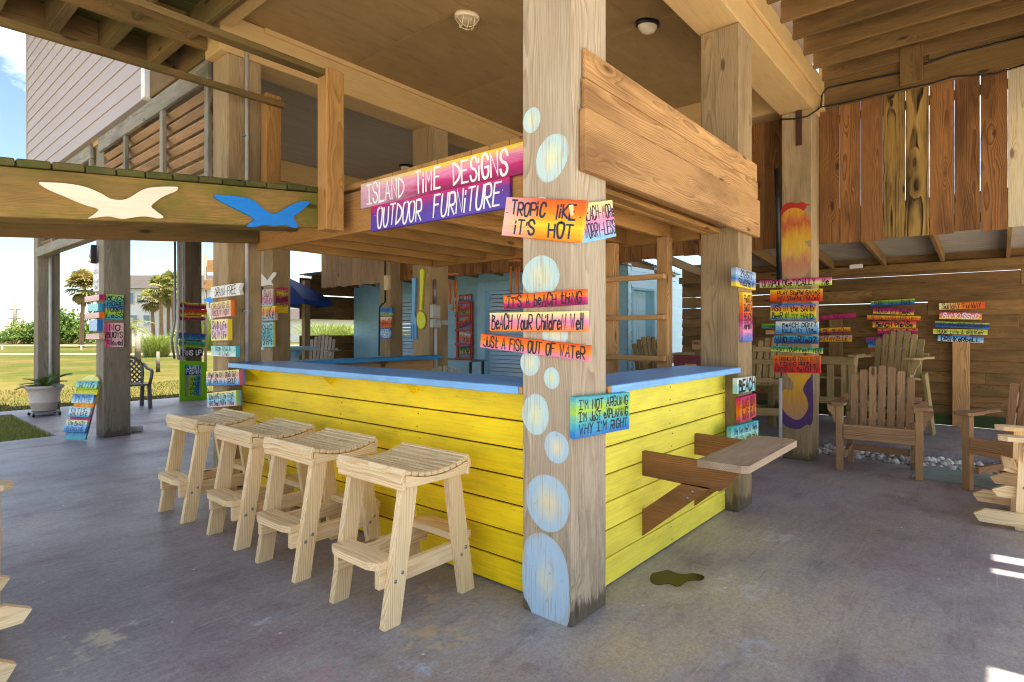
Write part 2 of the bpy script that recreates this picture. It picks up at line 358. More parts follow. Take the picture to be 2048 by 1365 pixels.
PNT = dict(
 yel=painted('yellow_paint', srgb(252, 216, 14), srgb(176, 158, 30), .4, .14, .5, .14, worn=srgb(150, 120, 50), wamt=.35),
 yel_lit=painted('lit_yellow_paint', srgb(255, 236, 84), srgb(206, 186, 70), .4, .12, .5, .12, worn=srgb(190, 150, 70), wamt=.3),  # same yellow, lightened in colour for the side that catches more light
 blue=painted('blue_counter_paint', srgb(130, 190, 244), srgb(96, 140, 180), .5, .14, .42, .16, worn=srgb(170, 180, 180), wamt=.35),
 blue2=painted('bright_blue_paint', srgb(36, 148, 206), srgb(30, 110, 160), .5, .12, .45, .1),
 tan=painted('tan_trim_paint', srgb(206, 170, 112), srgb(150, 116, 66), .3, .06, .6, .10),
 ceil=painted('tan_ceiling_paint', srgb(164, 134, 86), srgb(112, 86, 50), .55, .12, .7, .05),
 bead=painted('grey_beadboard', srgb(176, 160, 134), srgb(120, 104, 80), .3, .08, .7, .1),
 siding=painted('mauve_siding_paint', srgb(182, 168, 162), srgb(170, 154, 146), .3, .04, .65, .03),
 shed=painted('blue_shed_siding', srgb(158, 206, 222), srgb(84, 130, 150), .3, .06, .6, .06),
 shed_lit=painted('lit_blue_siding', srgb(194, 232, 246), srgb(120, 160, 176), .3, .05, .6, .05),  # shed blue, lightened in colour for the wall that gets the light
 shedtrim=painted('blue_trim', srgb(168, 216, 240), srgb(110, 150, 176), .3, .05, .5, .05),
 roll=painted('blue_roller_slats', srgb(200, 230, 250), srgb(90, 120, 150), .3, .05, .45, .02),
 white=painted('white_paint', srgb(238, 234, 224), srgb(190, 180, 160), .3, .05, .5, .06),
 cream=painted('cream_cutout', srgb(246, 232, 200), srgb(200, 184, 150), .35, .06, .5, .06),
 gull=painted('blue_cutout', srgb(20, 128, 214), srgb(14, 84, 150), .4, .1, .45, .08),
 lime=painted('lime_frame_paint', srgb(140, 206, 20), srgb(90, 150, 20), .3, .08, .45, .06),
 pink=painted('pink_rack_paint', srgb(206, 70, 60), srgb(150, 40, 40), .3, .08, .45, .06),
 fork=painted('blue_fork_paint', srgb(104, 168, 216), srgb(60, 110, 160), .4, .1, .45, .06),
 spoon=painted('lime_spoon_paint', srgb(214, 216, 20), srgb(150, 160, 20), .4, .1, .45, .06),
 bub=painted('pale_bubble_paint', srgb(186, 216, 214), srgb(214, 214, 160), .5, .10, .6, .14, worn=srgb(150, 120, 90), wamt=.4),
 bub2=painted('yellow_bubble_paint', srgb(226, 216, 140), srgb(186, 204, 190), .6, .12, .6, .12),
 bub3=painted('blue_bubble_paint', srgb(158, 194, 222), srgb(190, 214, 220), .5, .10, .6, .12, worn=srgb(60, 60, 56), wamt=.25),
 shy=painted('seahorse_yellow', srgb(228, 172, 30), srgb(190, 84, 44), .95, .25, .6, .2, worn=srgb(160, 130, 90), wamt=.6),
 shr=painted('seahorse_red', srgb(186, 40, 24), srgb(140, 30, 20), .3, .1, .6, .12),
 shp=painted('seahorse_purple', srgb(84, 54, 104), srgb(110, 84, 110), .6, .2, .6, .2, worn=srgb(140, 120, 100), wamt=.8),
 ink=plain('dark_marker_ink', srgb(28, 24, 34), .5), inkw=plain('white_marker_ink', srgb(244, 240, 236), .5), inkn=plain('navy_marker_ink', srgb(38, 34, 66), .5),
 redink=plain('red_marker_ink', srgb(120, 20, 40), .5),
)
MET = dict(
 pvc=plain('grey_pvc', srgb(196, 194, 190), .45), galv=plain('galvanised', srgb(150, 150, 148), .45, .7), black=plain('black_plastic', srgb(22, 22, 24), .45),
 bolt=plain('zinc_bolt', srgb(150, 150, 155), .35, .85), rust=plain('rusty_strap', srgb(70, 40, 26), .8, 0, .3, 40), box=plain('grey_box', srgb(176, 174, 166), .5),
 resin=plain('brown_resin', srgb(104, 94, 92), .45), pot=plain('stone_pot', srgb(206, 190, 178), .7, 0, .06, 20), soil=plain('soil', srgb(50, 36, 26), .95, 0, .3, 30),
 lampw=plain('cream_lamp', srgb(226, 210, 176), .35, 0, .06), umb=plain('blue_canvas', srgb(12, 60, 148), .7, 0, .15, 5), green=plain('dark_gap', srgb(20, 18, 16), .9),
 chime=plain('orange_chime', srgb(196, 116, 52), .5), corr=plain('corrugated_metal', srgb(150, 140, 124), .5, .0, .12, 3), mat=plain('green_rubber_mat', srgb(132, 144, 136), .8, 0, .1, 10),
 wire=plain('black_cable', srgb(16, 14, 14), .5), roof=plain('grey_shingles', srgb(66, 58, 52), .9, 0, .3, 6),
)
# ------------------------------------------------------------------ the setting: ground, slab, far ground
def floor_material():
    m, nt, bs = newmat('stained_concrete'); t = nd(nt, 'ShaderNodeTexCoord'); o = t.outputs['Object']
    geo = nt.nodes.new('ShaderNodeNewGeometry'); P = geo.outputs['Position']
    a = noise(nt, P, .55, 5, .6).outputs['Fac']; b = noise(nt, vmul(nt, P, (1, 1, 1)), 1.3, 6, .65).outputs['Fac']
    rot = nd(nt, 'ShaderNodeMapping'); rot.inputs['Rotation'].default_value = (0, 0, math.radians(25)); rot.inputs['Scale'].default_value = (1.3, 4.2, 1); lk(nt, P, rot.inputs['Vector'])
    streak = noise(nt, rot.outputs[0], 1.1, 5, .6).outputs['Fac']
    c_ = ramp(nt, a, [(.32, srgb(134, 131, 133)), (.5, srgb(152, 148, 148)), (.68, srgb(172, 162, 148))])
    c_ = mixc(nt, mth(nt, 'MULTIPLY', mrange(nt, b, .48, .7, 0, 1), .65), c_, srgb(136, 108, 117))
    b3 = noise(nt, P, 2.3, 5, .6).outputs['Fac']
    c_ = mixc(nt, mth(nt, 'MULTIPLY', mrange(nt, b3, .54, .7, 0, 1), .55), c_, srgb(118, 108, 96))
    c_ = mixc(nt, mth(nt, 'MULTIPLY', mrange(nt, streak, .5, .72, 0, 1), .4), c_, srgb(170, 163, 152))
    c_ = mixc(nt, mth(nt, 'MULTIPLY', mrange(nt, streak, .46, .3, 0, 1), .4), c_, srgb(84, 77, 79))
    for (x, y, r, cc, amt) in ((2.9, 1.0, 1.0, srgb(186, 172, 146), .8), (3.9, 1.25, .7, srgb(180, 170, 152), .7), (4.6, .6, 1.2, srgb(134, 120, 110), .5), (1.3, 1.2, .9, srgb(150, 130, 112), .5), (1.0, 3.6, 1.6, srgb(124, 122, 134), .5), (2.2, 1.2, .5, srgb(190, 168, 130), .6), (1.9, 7.2, 1.6, srgb(150, 150, 155), .6), (2.97, 1.33, .2, srgb(104, 92, 66), .9)):
        ds = nd(nt, 'ShaderNodeVectorMath', operation='DISTANCE'); lk(nt, P, ds.inputs[0]); ds.inputs[1].default_value = (x, y, 0)
        k = mth(nt, 'ADD', mrange(nt, ds.outputs['Value'], 0, r * 1.3, .35, -.35), mth(nt, 'ADD', mth(nt, 'MULTIPLY', b3, .5), mth(nt, 'MULTIPLY', streak, .5)))
        c_ = mixc(nt, mrange(nt, k, .42, .85, 0, amt), c_, cc)
    fine = noise(nt, P, 90, 3, .7).outputs['Fac']; grit = noise(nt, P, 34, 4, .75).outputs['Fac']
    c_ = mixc(nt, 1.0, c_, ramp(nt, grit, [(.3, (.78,) * 3), (.5, (1, 1, 1)), (.72, (1.22,) * 3)]), 'MULTIPLY')
    sm_ = noise(nt, vmul(nt, P, (1, 1, 1)), 4.7, 6, .7).outputs['Fac']
    c_ = mixc(nt, mrange(nt, sm_, .56, .72, 0, .4), c_, srgb(160, 164, 178)); c_ = mixc(nt, mrange(nt, sm_, .42, .3, 0, .4), c_, srgb(96, 84, 74))
    c_ = mixc(nt, 1.0, c_, ramp(nt, fine, [(.3, (.8,) * 3), (.7, (1.16,) * 3)]), 'MULTIPLY')
    for (rz_, sc_, cc, amt) in ((18, (2.2, 46, 1), srgb(190, 184, 176), .45), (-52, (2.6, 52, 1), srgb(84, 78, 76), .5), (70, (3, 60, 1), srgb(182, 184, 196), .35)):
        m2 = nd(nt, 'ShaderNodeMapping'); m2.inputs['Rotation'].default_value = (0, 0, math.radians(rz_)); m2.inputs['Scale'].default_value = sc_; lk(nt, P, m2.inputs['Vector'])
        sc2 = noise(nt, m2.outputs[0], 1, 4, .7).outputs['Fac']; c_ = mixc(nt, mrange(nt, sc2, .60, .72, 0, amt), c_, cc)
    # worn paint chips, in a few places on the floor
    chips = noise(nt, vmul(nt, P, (1, 1, 1)), 11, 7, .72).outputs['Fac']
    for (x, y, r, cc, amt) in ((3.0, 7.6, .55, srgb(226, 220, 204), .7), (.75, 3.0, .42, srgb(216, 206, 170), .75), (1.75, 1.9, .45, srgb(206, 176, 112), .6),
                               (2.0, 2.2, .35, srgb(210, 184, 126), .5), (1.5, 1.75, .22, srgb(170, 196, 222), .7), (1.25, 2.6, .2, srgb(214, 220, 226), .6),
                               (3.1, 1.0, .4, srgb(206, 212, 226), .5), (2.5, .8, .35, srgb(190, 196, 222), .5), (4.0, 1.1, .4, srgb(200, 206, 214), .45),
                               (1.15, 1.2, .3, srgb(190, 200, 220), .55), (2.0, .9, .35, srgb(196, 150, 150), .4), (1.2, 2.0, .4, srgb(190, 130, 150), .4), (3.4, 8.8, .6, srgb(214, 210, 204), .55)):
        ds = nd(nt, 'ShaderNodeVectorMath', operation='DISTANCE'); lk(nt, P, ds.inputs[0]); ds.inputs[1].default_value = (x, y, 0)
        k = mth(nt, 'ADD', mrange(nt, ds.outputs['Value'], 0, r, .19, -.12), chips)
        c_ = mixc(nt, mth(nt, 'MULTIPLY', mrange(nt, k, .61, .72, 0, .8), amt), c_, cc)
    vo = nd(nt, 'ShaderNodeTexVoronoi', Scale=7.0); lk(nt, P, vo.inputs['Vector'])
    sp = nd(nt, 'ShaderNodeSeparateColor'); lk(nt, vo.outputs['Color'], sp.inputs[0])
    dots = mth(nt, 'MULTIPLY', mrange(nt, vo.outputs['Distance'], .065, .045, 0, 1), mth(nt, 'LESS_THAN', sp.outputs[0], .22))
    c_ = mixc(nt, mth(nt, 'MULTIPLY', dots, .7), c_, srgb(222, 220, 214))
    lk(nt, c_, bs.inputs['Base Color']); lk(nt, mrange(nt, b, .3, .7, .38, .62), bs.inputs['Roughness']); bs.inputs['Specular IOR Level'].default_value = .4
    bump(nt, mth(nt, 'ADD', fine, b3), bs, .12, .003)
    return m
def grass_material(name='lawn_material'):
    m, nt, bs = newmat(name); geo = nt.nodes.new('ShaderNodeNewGeometry'); P = geo.outputs['Position']
    rot = nd(nt, 'ShaderNodeMapping'); rot.inputs['Rotation'].default_value = (0, 0, AZ); rot.inputs['Scale'].default_value = (.5, .12, 1); lk(nt, P, rot.inputs['Vector'])
    rot.vector_type = 'TEXTURE' if False else 'POINT'
    a = noise(nt, P, .16, 5, .6).outputs['Fac']; b = noise(nt, P, .8, 6, .7).outputs['Fac']; f = noise(nt, P, 25, 4, .8).outputs['Fac']
    k = mth(nt, 'ADD', mth(nt, 'MULTIPLY', a, .65), mth(nt, 'MULTIPLY', b, .35))
    c_ = ramp(nt, k, [(.36, srgb(62, 74, 20)), (.48, srgb(78, 80, 26)), (.56, srgb(98, 86, 42)), (.66, srgb(108, 88, 50))])
    dp = nd(nt, 'ShaderNodeVectorMath', operation='DOT_PRODUCT'); lk(nt, P, dp.inputs[0]); dp.inputs[1].default_value = (CA, SA, 0)
    dk = mth(nt, 'ADD', mrange(nt, dp.outputs['Value'], 12, 24, .75, -.1), mth(nt, 'MULTIPLY', mth(nt, 'SUBTRACT', b, .5), 1.2))
    c_ = mixc(nt, mrange(nt, dk, .2, .6, 0, .6), c_, srgb(118, 102, 52))
    c_ = mixc(nt, 1.0, c_, ramp(nt, f, [(.25, (.5,) * 3), (.75, (1.4,) * 3)]), 'MULTIPLY')
    lk(nt, c_, bs.inputs['Base Color']); bs.inputs['Roughness'].default_value = .95; bs.inputs['Specular IOR Level'].default_value = .1
    bump(nt, f, bs, .6, .04)
    return m
M_FLOOR = floor_material(); M_GRASS = grass_material()
mb = MB(); mb.quad((-500, -500, -.06), (500, -500, -.06), (500, 500, -.06), (-500, 500, -.06))
tag(mb.build('ground', M_GRASS), kind='structure')
mb = MB()
mb.prism([(-2.2, -2.6), (13, -2.6), (13, 12.7), (-6, 12.7), (-6, 12.2), (1.86, 12.2), (1.86, 9.25), (-2.2, 9.25)], (0, 0, -.12), (1, 0, 0), (0, 1, 0), (0, 0, 1), .12)
tag(mb.build('concrete_floor', M_FLOOR), kind='structure')
mb = MB()
mb.prism([(7.5, -1.6), (9.68, -1.6), (9.68, 4.3), (7.5, 4.3)], (0, 0, .004), (1, 0, 0), (0, 1, 0), (0, 0, 1), .075)
tag(mb.build('raised_concrete_step', M_FLOOR), kind='structure')
# sandy drive far across the lawn
mb = MB(); d = V(CA, SA); pr = V(SA, -CA)
def gp(dep, lat): return (CA * dep + SA * lat, SA * dep - CA * lat)
def strip(name, d0, d1, l0, l1, z, mat):
    b = MB(); q = [gp(d0, l0), gp(d0, l1), gp(d1, l1), gp(d1, l0)]
    b.prism(q, (0, 0, z - .02), (1, 0, 0), (0, 1, 0), (0, 0, 1), .02); return tag(b.build(name, mat), kind='structure')
strip('sand_drive', 33.5, 35.5, -60, 30, -.035, plain('pale_sand', srgb(150, 136, 112), .9, 0, .12, 2))
mb = MB()
mb.prism([(x, y) for x, y in [(-25, -50), (40, -50), (40, -2.62), (-2.22, -2.62), (-2.22, 5), (-25, 5)]], (0, 0, -.09), (1, 0, 0), (0, 1, 0), (0, 0, 1), .05)
tag(mb.build('bounce_ground', plain('bounce_gravel', srgb(206, 198, 184), .9, 0, .15, 3)), kind='structure')  # unseen pale ground, added to bounce sunlight in under the deck

# short grass in the corner between the slab and the walk, and a fringe beyond the slab
def blades(name, n, area, hgt, mat, wd=.006):
    b = MB()
    for _ in range(n):
        x, y = area(); a = R.uniform(0, 6.28); h_ = hgt * R.uniform(.5, 1.3); lean = R.uniform(.1, .9) * h_
        dx, dy = math.cos(a), math.sin(a); p = V(x, y, -.06); w_ = V(-dy, dx, 0) * wd
        b.tri(p - w_, p + w_, p + V(dx * lean, dy * lean, h_))
    return tag(b.build(name, mat), kind='stuff')
def leafmat(name, cols, rough=.6, trans=.25):
    m, nt, bs = newmat(name); tn = attr(nt, 'tone').outputs['Fac']
    k = len(cols); c_ = ramp(nt, tn, [(i / (k - 1), cc) for i, cc in enumerate(cols)])
    lk(nt, c_, bs.inputs['Base Color']); bs.inputs['Roughness'].default_value = rough; bs.inputs['Specular IOR Level'].default_value = .3
    if trans:
        tr = nd(nt, 'ShaderNodeBsdfTranslucent'); lk(nt, c_, tr.inputs['Color']); mx = nd(nt, 'ShaderNodeMixShader', Fac=trans)
        out = nt.nodes['Material Output']; lk(nt, bs.outputs[0], mx.inputs[1]); lk(nt, tr.outputs[0], mx.inputs[2]); lk(nt, mx.outputs[0], out.inputs['Surface'])
    return m
M_BLADE = leafmat('grass_blades', [srgb(60, 76, 24), srgb(84, 94, 36), srgb(112, 100, 56)], .8)
blades('grass', 9000, lambda: (R.uniform(.9, 1.87), R.uniform(9.27, 12.15)), .06, leafmat('shade_lifted_grass', [srgb(110, 124, 50), srgb(140, 146, 70), srgb(170, 154, 100)], .8))  # corner blades lightened in colour to make up for the shade there
blades('lawn_grass', 9000, lambda: (R.uniform(1.2, 6.5), 12.72 + 5 * R.random() ** 1.6), .05, M_BLADE)

def catmull(pts, n=6, closed=True):
    P = [Vector(p) for p in pts]; m = len(P); out = []
    for i in range(m if closed else m - 1):
        a, b_, c_, d_ = (P[(i - 1) % m], P[i], P[(i + 1) % m], P[(i + 2) % m]) if closed else (P[max(i - 1, 0)], P[i], P[i + 1], P[min(i + 2, m - 1)])
        for k in range(n):
            t = k / n
            out.append(.5 * ((2 * b_) + (c_ - a) * t + (2 * a - 5 * b_ + 4 * c_ - d_) * t * t + (3 * b_ - a - 3 * c_ + d_) * t ** 3))
    if not closed: out.append(P[-1])
    return [tuple(p) for p in out]
# ------------------------------------------------------------------ big square posts
def post(x, y, z0, z1, mat, label, w=.295, name='timber_post', grp='square timber posts holding up the house'):
    b = MB(); b.box(x, x + w, y, y + w, z0, z1, .008)
    o = tag(b.build(name, mat), label, 'post', grp)
    return o
P0 = post(2.164, 1.476, 0, 3.648, WOOD['post'], 'thick front corner post painted with pale blue bubbles')
P1 = post(2.164, 5.004, 0, 3.718, WOOD['postwarm'], 'square timber post at the far left end of the yellow bar')
P2 = post(4.347, 1.476, 0, 3.648, WOOD['postwarm'], 'timber post at the right end of the yellow bar behind the fold-out shelf')
P3 = post(4.43, 5.004, 0, 3.718, WOOD['postwarm'], 'timber post with the giant fork and spoon hung on it', .3)
P4 = post(6.524, 1.476, 0, 3.648, WOOD['postwarm'], 'timber post painted with a yellow seahorse')
P6 = post(2.19, 8.60, 0, 3.718, WOOD['postgrey'], 'grey timber post carrying the no buoys sign', .30)
P5 = post(2.164, 12.05, 0, 3.718, WOOD['postgrey'], 'grey timber post behind the potted cycad')
P7 = post(4.43, 12.1, 0, 3.718, WOOD['postdark'], 'dark timber post above the lime green frame', .30)
P8 = post(4.43, 8.66, 0, 3.718, WOOD['postwarm'], 'timber post with a white seagull beside the blue umbrella', .30)
P9 = post(6.70, 8.66, 0, 3.718, WOOD['postwarm'], 'timber post with three small signs beyond the bar', .30)
post(6.62, 5.004, 0, 3.718, WOOD['postwarm'], 'timber post hidden behind the bubble post', .3)

# bubbles painted on the front corner post (real paint, a fraction of a millimetre thick)
def ell(n, cx, cy, rx, ry, wob=.04, seed=1, rot=0):
    q = random.Random(seed); ph = [q.uniform(0, 6.28) for _ in range(3)]; pts = []
    for k in range(n):
        t = 2 * math.pi * k / n; r = 1 + wob * (math.sin(2 * t + ph[0]) + .6 * math.sin(3 * t + ph[1]) + .3 * math.sin(7 * t + ph[2]))
        x, y = rx * r * math.cos(t), ry * r * math.sin(t)
        pts.append((cx + x * math.cos(rot) - y * math.sin(rot), cy + x * math.sin(rot) + y * math.cos(rot)))
    return pts
def gradmat(name, inner, outer, r0=.1, r1=.75):
    m, nt, bs = newmat(name); u = attr(nt, 'unit').outputs['Vector']; g = attr(nt, 'grain').outputs['Vector']
    ln = nd(nt, 'ShaderNodeVectorMath', operation='LENGTH'); lk(nt, vmul(nt, u, (1, 1, 0)), ln.inputs[0])
    n = noise(nt, vmul(nt, g, (14, 26, 26)), 1, 5, .7).outputs['Fac']
    f = mth(nt, 'ADD', ln.outputs['Value'], mth(nt, 'MULTIPLY', mth(nt, 'SUBTRACT', n, .5), .7))
    c_ = mixc(nt, mrange(nt, f, r0, r1, 0, 1), inner, outer)
    fb = noise(nt, vmul(nt, g, (5, 120, 120)), 1, 3, .6).outputs['Fac']
    c_ = mixc(nt, mrange(nt, fb, .52, .68, 0, .8), c_, srgb(182, 158, 128)); sp_ = noise(nt, vmul(nt, g, (30, 30, 30)), 1, 5, .75).outputs['Fac']
    c_ = mixc(nt, mrange(nt, sp_, .64, .70, 0, .7), c_, srgb(120, 98, 76)); c_ = mixc(nt, mrange(nt, ln.outputs['Value'], .93, 1.02, 0, .35), c_, srgb(176, 160, 136))
    lk(nt, c_, bs.inputs['Base Color']); bs.inputs['Roughness'].default_value = .65
    return m
M_BUB = [gradmat('bubble_paint_aqua', srgb(222, 224, 180), srgb(190, 216, 212)), gradmat('bubble_paint_blue', srgb(228, 216, 176), srgb(176, 204, 218)),
         gradmat('bubble_paint_big', srgb(214, 218, 200), srgb(176, 204, 222), .05, .5)]
def bubble(px, py, rx, ry, k, seed, rot=0):
    # centre given in picture pixels on the post's front face; radii in metres
    p = onx(px, py, 2.164); b = MB()
    b.prism(ell(36, 0, 0, rx, ry, .03, seed, rot), p, (0, -1, 0), (0, 0, 1), (-1, 0, 0), .0012, 0, 1)
    o = b.build('painted_bubble', M_BUB[k]); w = o.matrix_basis.copy(); o.parent = P0; o.matrix_parent_inverse = Matrix.Translation(-P0.location)
bubble(1063.5, 241, .052, .062, 0, 1); bubble(1103.5, 316, .092, .112, 0, 2, -.3); bubble(1083, 415, .05, .05, 0, 9)
bubble(1081, 553, .108, .10, 0, 3); bubble(1110, 668, .075, .06, 0, 10); bubble(1060, 727, .058, .062, 0, 4); bubble(1103.5, 757, .046, .050, 0, 5)
bubble(1071, 829, .083, .096, 0, 6); bubble(1113, 895, .068, .076, 1, 7); bubble(1095, 1006, .124, .138, 1, 8)
p = onx(1090, 1158, 2.164); b = MB()
big = [(-.132, -.10), (-.135, .06), (-.11, .16), (-.05, .205), (.01, .208), (.08, .175), (.125, .10), (.138, -.02), (.14, -.13), (.12, -.2), (.07, -.222), (.0, -.218), (-.06, -.19), (-.105, -.14)]
b.prism(catmull([(u, v + .012 * math.sin(i * 5.1)) if v < -.12 else (u, v) for i, (u, v) in enumerate(big)], 5), p, (0, -1, 0), (0, 0, 1), (-1, 0, 0), .0012, 0, 1)
o = b.build('painted_bubble', M_BUB[2]); o.parent = P0; o.matrix_parent_inverse = Matrix.Translation(-P0.location)

PNT['shy'] = signpaint('seahorse_body_paint', [srgb(214, 150, 40), srgb(196, 88, 48), srgb(222, 166, 40), srgb(226, 178, 70), srgb(200, 130, 96), srgb(196, 150, 110)])
PNT['sht'] = signpaint('seahorse_tail_paint', [srgb(226, 176, 50), srgb(220, 164, 50), srgb(214, 150, 70), srgb(196, 150, 110)])
# the seahorse painted on the rear right post
def paintshape(pts, mat, name, par, depth):
    q = [onx(a, c_, 6.524) for a, c_ in pts]; o0 = q[0]
    uv = [(-(p.y - o0.y), p.z - o0.z) for p in q]
    b = MB(); b.prism(catmull(uv, 4), o0, (0, -1, 0), (0, 0, 1), (-1, 0, 0), depth, 0, 1)
    o = b.build(name, mat); o.parent = par; o.matrix_parent_inverse = Matrix.Translation(-par.location)
paintshape([(1563, 440), (1563, 418), (1570, 409), (1582, 405), (1594, 407), (1604, 404), (1612, 408), (1618, 409), (1620, 411), (1613, 412), (1609, 420), (1590, 428)], PNT['shr'], 'painted_crest', P4, .001)
paintshape([(1563, 470), (1563, 436), (1570, 424), (1582, 417), (1597, 417), (1612, 426), (1619, 440), (1622, 458), (1623, 478), (1610, 484), (1621, 498), (1623, 515), (1620, 535), (1608, 553), (1592, 560), (1574, 556), (1564, 535)], PNT['shy'], 'painted_body', P4, .0016)
paintshape([(1564, 838), (1564, 820), (1590, 812), (1600, 780), (1610, 760), (1624, 748), (1625.5, 760), (1625.5, 842), (1612, 850), (1600, 858), (1582, 857), (1566, 848)], PNT['shp'], 'painted_purple', P4, .001)  # purple paint around the tail, part of the mural
paintshape([(1575, 745), (1622, 745), (1612, 765), (1606, 780), (1614, 798), (1616, 816), (1606, 834), (1592, 840), (1574, 830), (1564, 814), (1564, 788), (1570, 779), (1585, 780), (1586, 765)], PNT['sht'], 'painted_tail', P4, .0016)

# ------------------------------------------------------------------ the house overhead
H = thing('house', 'tan beach house raised on posts above the bar', 'house', (6.5, 7, 3.6), world=True)
b = MB(); b.box(2.19, 7.0, 1.48, 5.03, 4.056, 4.10, ax=0)
for (xa, xb) in ((2.19, 3.4), (3.404, 4.62), (4.624, 5.84), (5.844, 6.9)):
    for (ya, yb) in ((1.79, 3.4), (3.404, 4.99)): b.box(xa, xb, ya, yb, 4.046, 4.055, .003, ax=0)
b.build('ceiling_panel', PNT['ceil'], H)
b = MB()
for k in range(74): b.box(2.2, 7.0, 5.28 + k * .1, 5.28 + k * .1 + .097, 4.05, 4.07, .002, ax=0)
b.build('beadboard_ceiling', PNT['bead'], H)
def beam(x0, x1, y0, y1, z0, z1, mat=PNT['tan'], name='beam'):
    b = MB(); b.box(x0, x1, y0, y1, z0, z1, .004); return b.build(name, mat, H)
beam(2.164, 6.86, 1.474, 1.79, 3.65, 4.06); beam(2.48, 6.9, 1.792, 1.812, 4.01, 4.048, name='moulding'); beam(2.47, 6.86, 1.44, 1.471, 3.86, 4.04, name='ledger_strip')
beam(2.10, 7.0, 5.0, 5.30, 3.72, 4.046); beam(2.48, 7.0, 4.975, 4.998, 4.0, 4.048, name='moulding'); beam(2.48, 7.0, 5.302, 5.33, 3.735, 3.79, name='moulding')
beam(2.16, 7.0, 8.64, 8.98, 3.72, 4.046); beam(2.16, 7.0, 12.1, 12.42, 3.72, 4.046)
beam(2.09, 2.19, 1.795, 4.99, 3.93, 4.10); 0; beam(6.6, 6.86, 1.82, 4.96, 3.72, 4.046)
def lap(b, o, U, L, N, z0, z1, pitch, mi=0):
    """lap siding courses on a wall; U along the wall, N outwards"""
    o, U, N = Vector(o), Vector(U), Vector(N); z = z0
    while z < z1 - .02:
        hgt = min(pitch, z1 - z); lo, hi = .016, .004
        c0 = o + V(0, 0, z); q = [c0 + N * lo, c0 + U * L + N * lo, c0 + U * L + N * hi + V(0, 0, hgt), c0 + N * hi + V(0, 0, hgt)]
        off = R.uniform(0, 30); tn = R.random()
        vs = q + [c0, c0 + U * L]
        b._add(vs, [(0, 1, 2, 3), (4, 5, 1, 0)], [(off + (p - c0).dot(U), (p - c0).z, off) for p in vs], tn, [(0, 0, 0)] * 6, mi)
        z += hgt
b = MB(); lap(b, (2.10, 12.4, 0), (0, -1, 0), 5.55, (-1, 0, 0), 3.77, 7.3, .176); b.box(2.105, 2.3, 6.85, 12.4, 3.775, 7.3, .002); b.build('siding_wall', PNT['siding'], H)
b = MB(); b.box(2.075, 2.2, 6.74, 6.85, 3.77, 7.3); b.build('corner_trim', PNT['white'], H)
b = MB(); b.box(2.08, 2.2, 12.4, 12.46, 3.77, 7.3); b.build('corner_trim', PNT['siding'], H)
b = MB(); b.box(2.12, 2.16, 5.31, 6.73, 3.77, 4.046); b.build('porch_rim', WOOD['mossrim'], H)
b = MB(); b.box(2.31, 11, 1.5, 12.45, 7.0, 7.3); b.box(2.47, 7.0, 1.6, 12.4, 4.2, 4.3); b.box(.3, 2.3, 5.0, 12.9, 7.05, 7.2); b.box(2.15, 2.47, 1.48, 12.4, 4.12, 4.19); b.box(2.10, 2.5, 1.36, 1.60, 4.31, 4.35); b.build('roof', MET['roof'], H)  # unseen slabs; wide eave and thin strips added to block stray sun
b = MB(); b.box(6.9, 7.0, 1.5, 12.4, 4.3, 7.0); b.box(2.5, 6.9, 1.5, 1.6, 4.3, 7.0); b.build('upper_wall', PNT['siding'], H)

# louvred screens along the left side of the house
def louvers(y0, y1, divs, label, z0=2.55, z1=3.755):
    T = thing('louvred_screen', label, 'screen', (2.18, (y0 + y1) / 2, z0), group='louvred screens under the house wall', world=True)
    b = MB(); b.box(2.13, 2.17, y0, y1, z1 - .18, z1, .005); b.build('top_rail', WOOD['louverrail'], T)
    b = MB(); b.box(2.13, 2.26, y0, y1, z0, z0 + .15, .005); b.build('bottom_rail', WOOD['louverrail'], T)
    for y in divs:
        b = MB(); b.box(2.135, 2.175, y - .04, y + .04, z0 + .152, z1 - .182, .004); b.build('stile', WOOD['louverrail'], T)
    b = MB(); z = z0 + .22
    while z < z1 - .2:
        b.ob((2.225, (y0 + y1) / 2, z), (0, 1, 0), (.72, 0, -.69), (-.69, 0, -.72), y1 - y0, .076, .026, .008); z += .127
    b.build('slats', WOOD['louver'], T)
louvers(5.32, 8.58, (5.37, 6.46, 7.61), 'weathered louvred screen above the ramp next to the bar')
louvers(8.92, 12.03, (8.97, 10.0, 11.0), 'weathered louvred screen beyond the grey post with the no buoys sign')

# ------------------------------------------------------------------ decks overhead
D = thing('upper_deck', 'mossy upper deck on joists beside the siding wall', 'deck', (.8, 3, 3.8), world=True)
def part(name, mat, par, *boxes, ch=.004, ax=None):
    b = MB()
    for q in boxes: b.box(*q, ch=ch, ax=ax)
    return b.build(name, mat, par)
XD = .10  # unseen left edge of the deck, drawn in to admit more skylight
part('rim_beam', WOOD['mossrim'], D, (XD, 2.13, 5.25, 5.295, 3.79, 4.05)); part('rim_beam', WOOD['mossrim'], D, (XD, 2.11, 6.0, 6.045, 3.79, 4.05))
part('rim_beam', WOOD['mossrim'], D, (XD, 2.13, -.88, -.84, 3.79, 4.05))
for x in (.42, .79, 1.16, 1.53, 1.90):
    part('joist', WOOD['mossrim'], D, (x - .04, x + .04, 5.30, 5.995, 3.80, 4.045), ax=1)
for k in range(7):
    x = -.45 + k * .4; part('joist', WOOD['mossrim'], D, (x - .02, x + .02, -.675, 5.245, 3.82, 4.045))
b = MB(); y = -.91
while y < 6.04: b.box(XD, 2.148, y, y + .138, 4.052, 4.09, .003, ax=0); y += .143
b.build('decking', WOOD['mossdeck'], D)
D2 = thing('balcony_deck', 'brown balcony deck on close joists over the chairs', 'deck', (4.6, .4, 4), world=True)
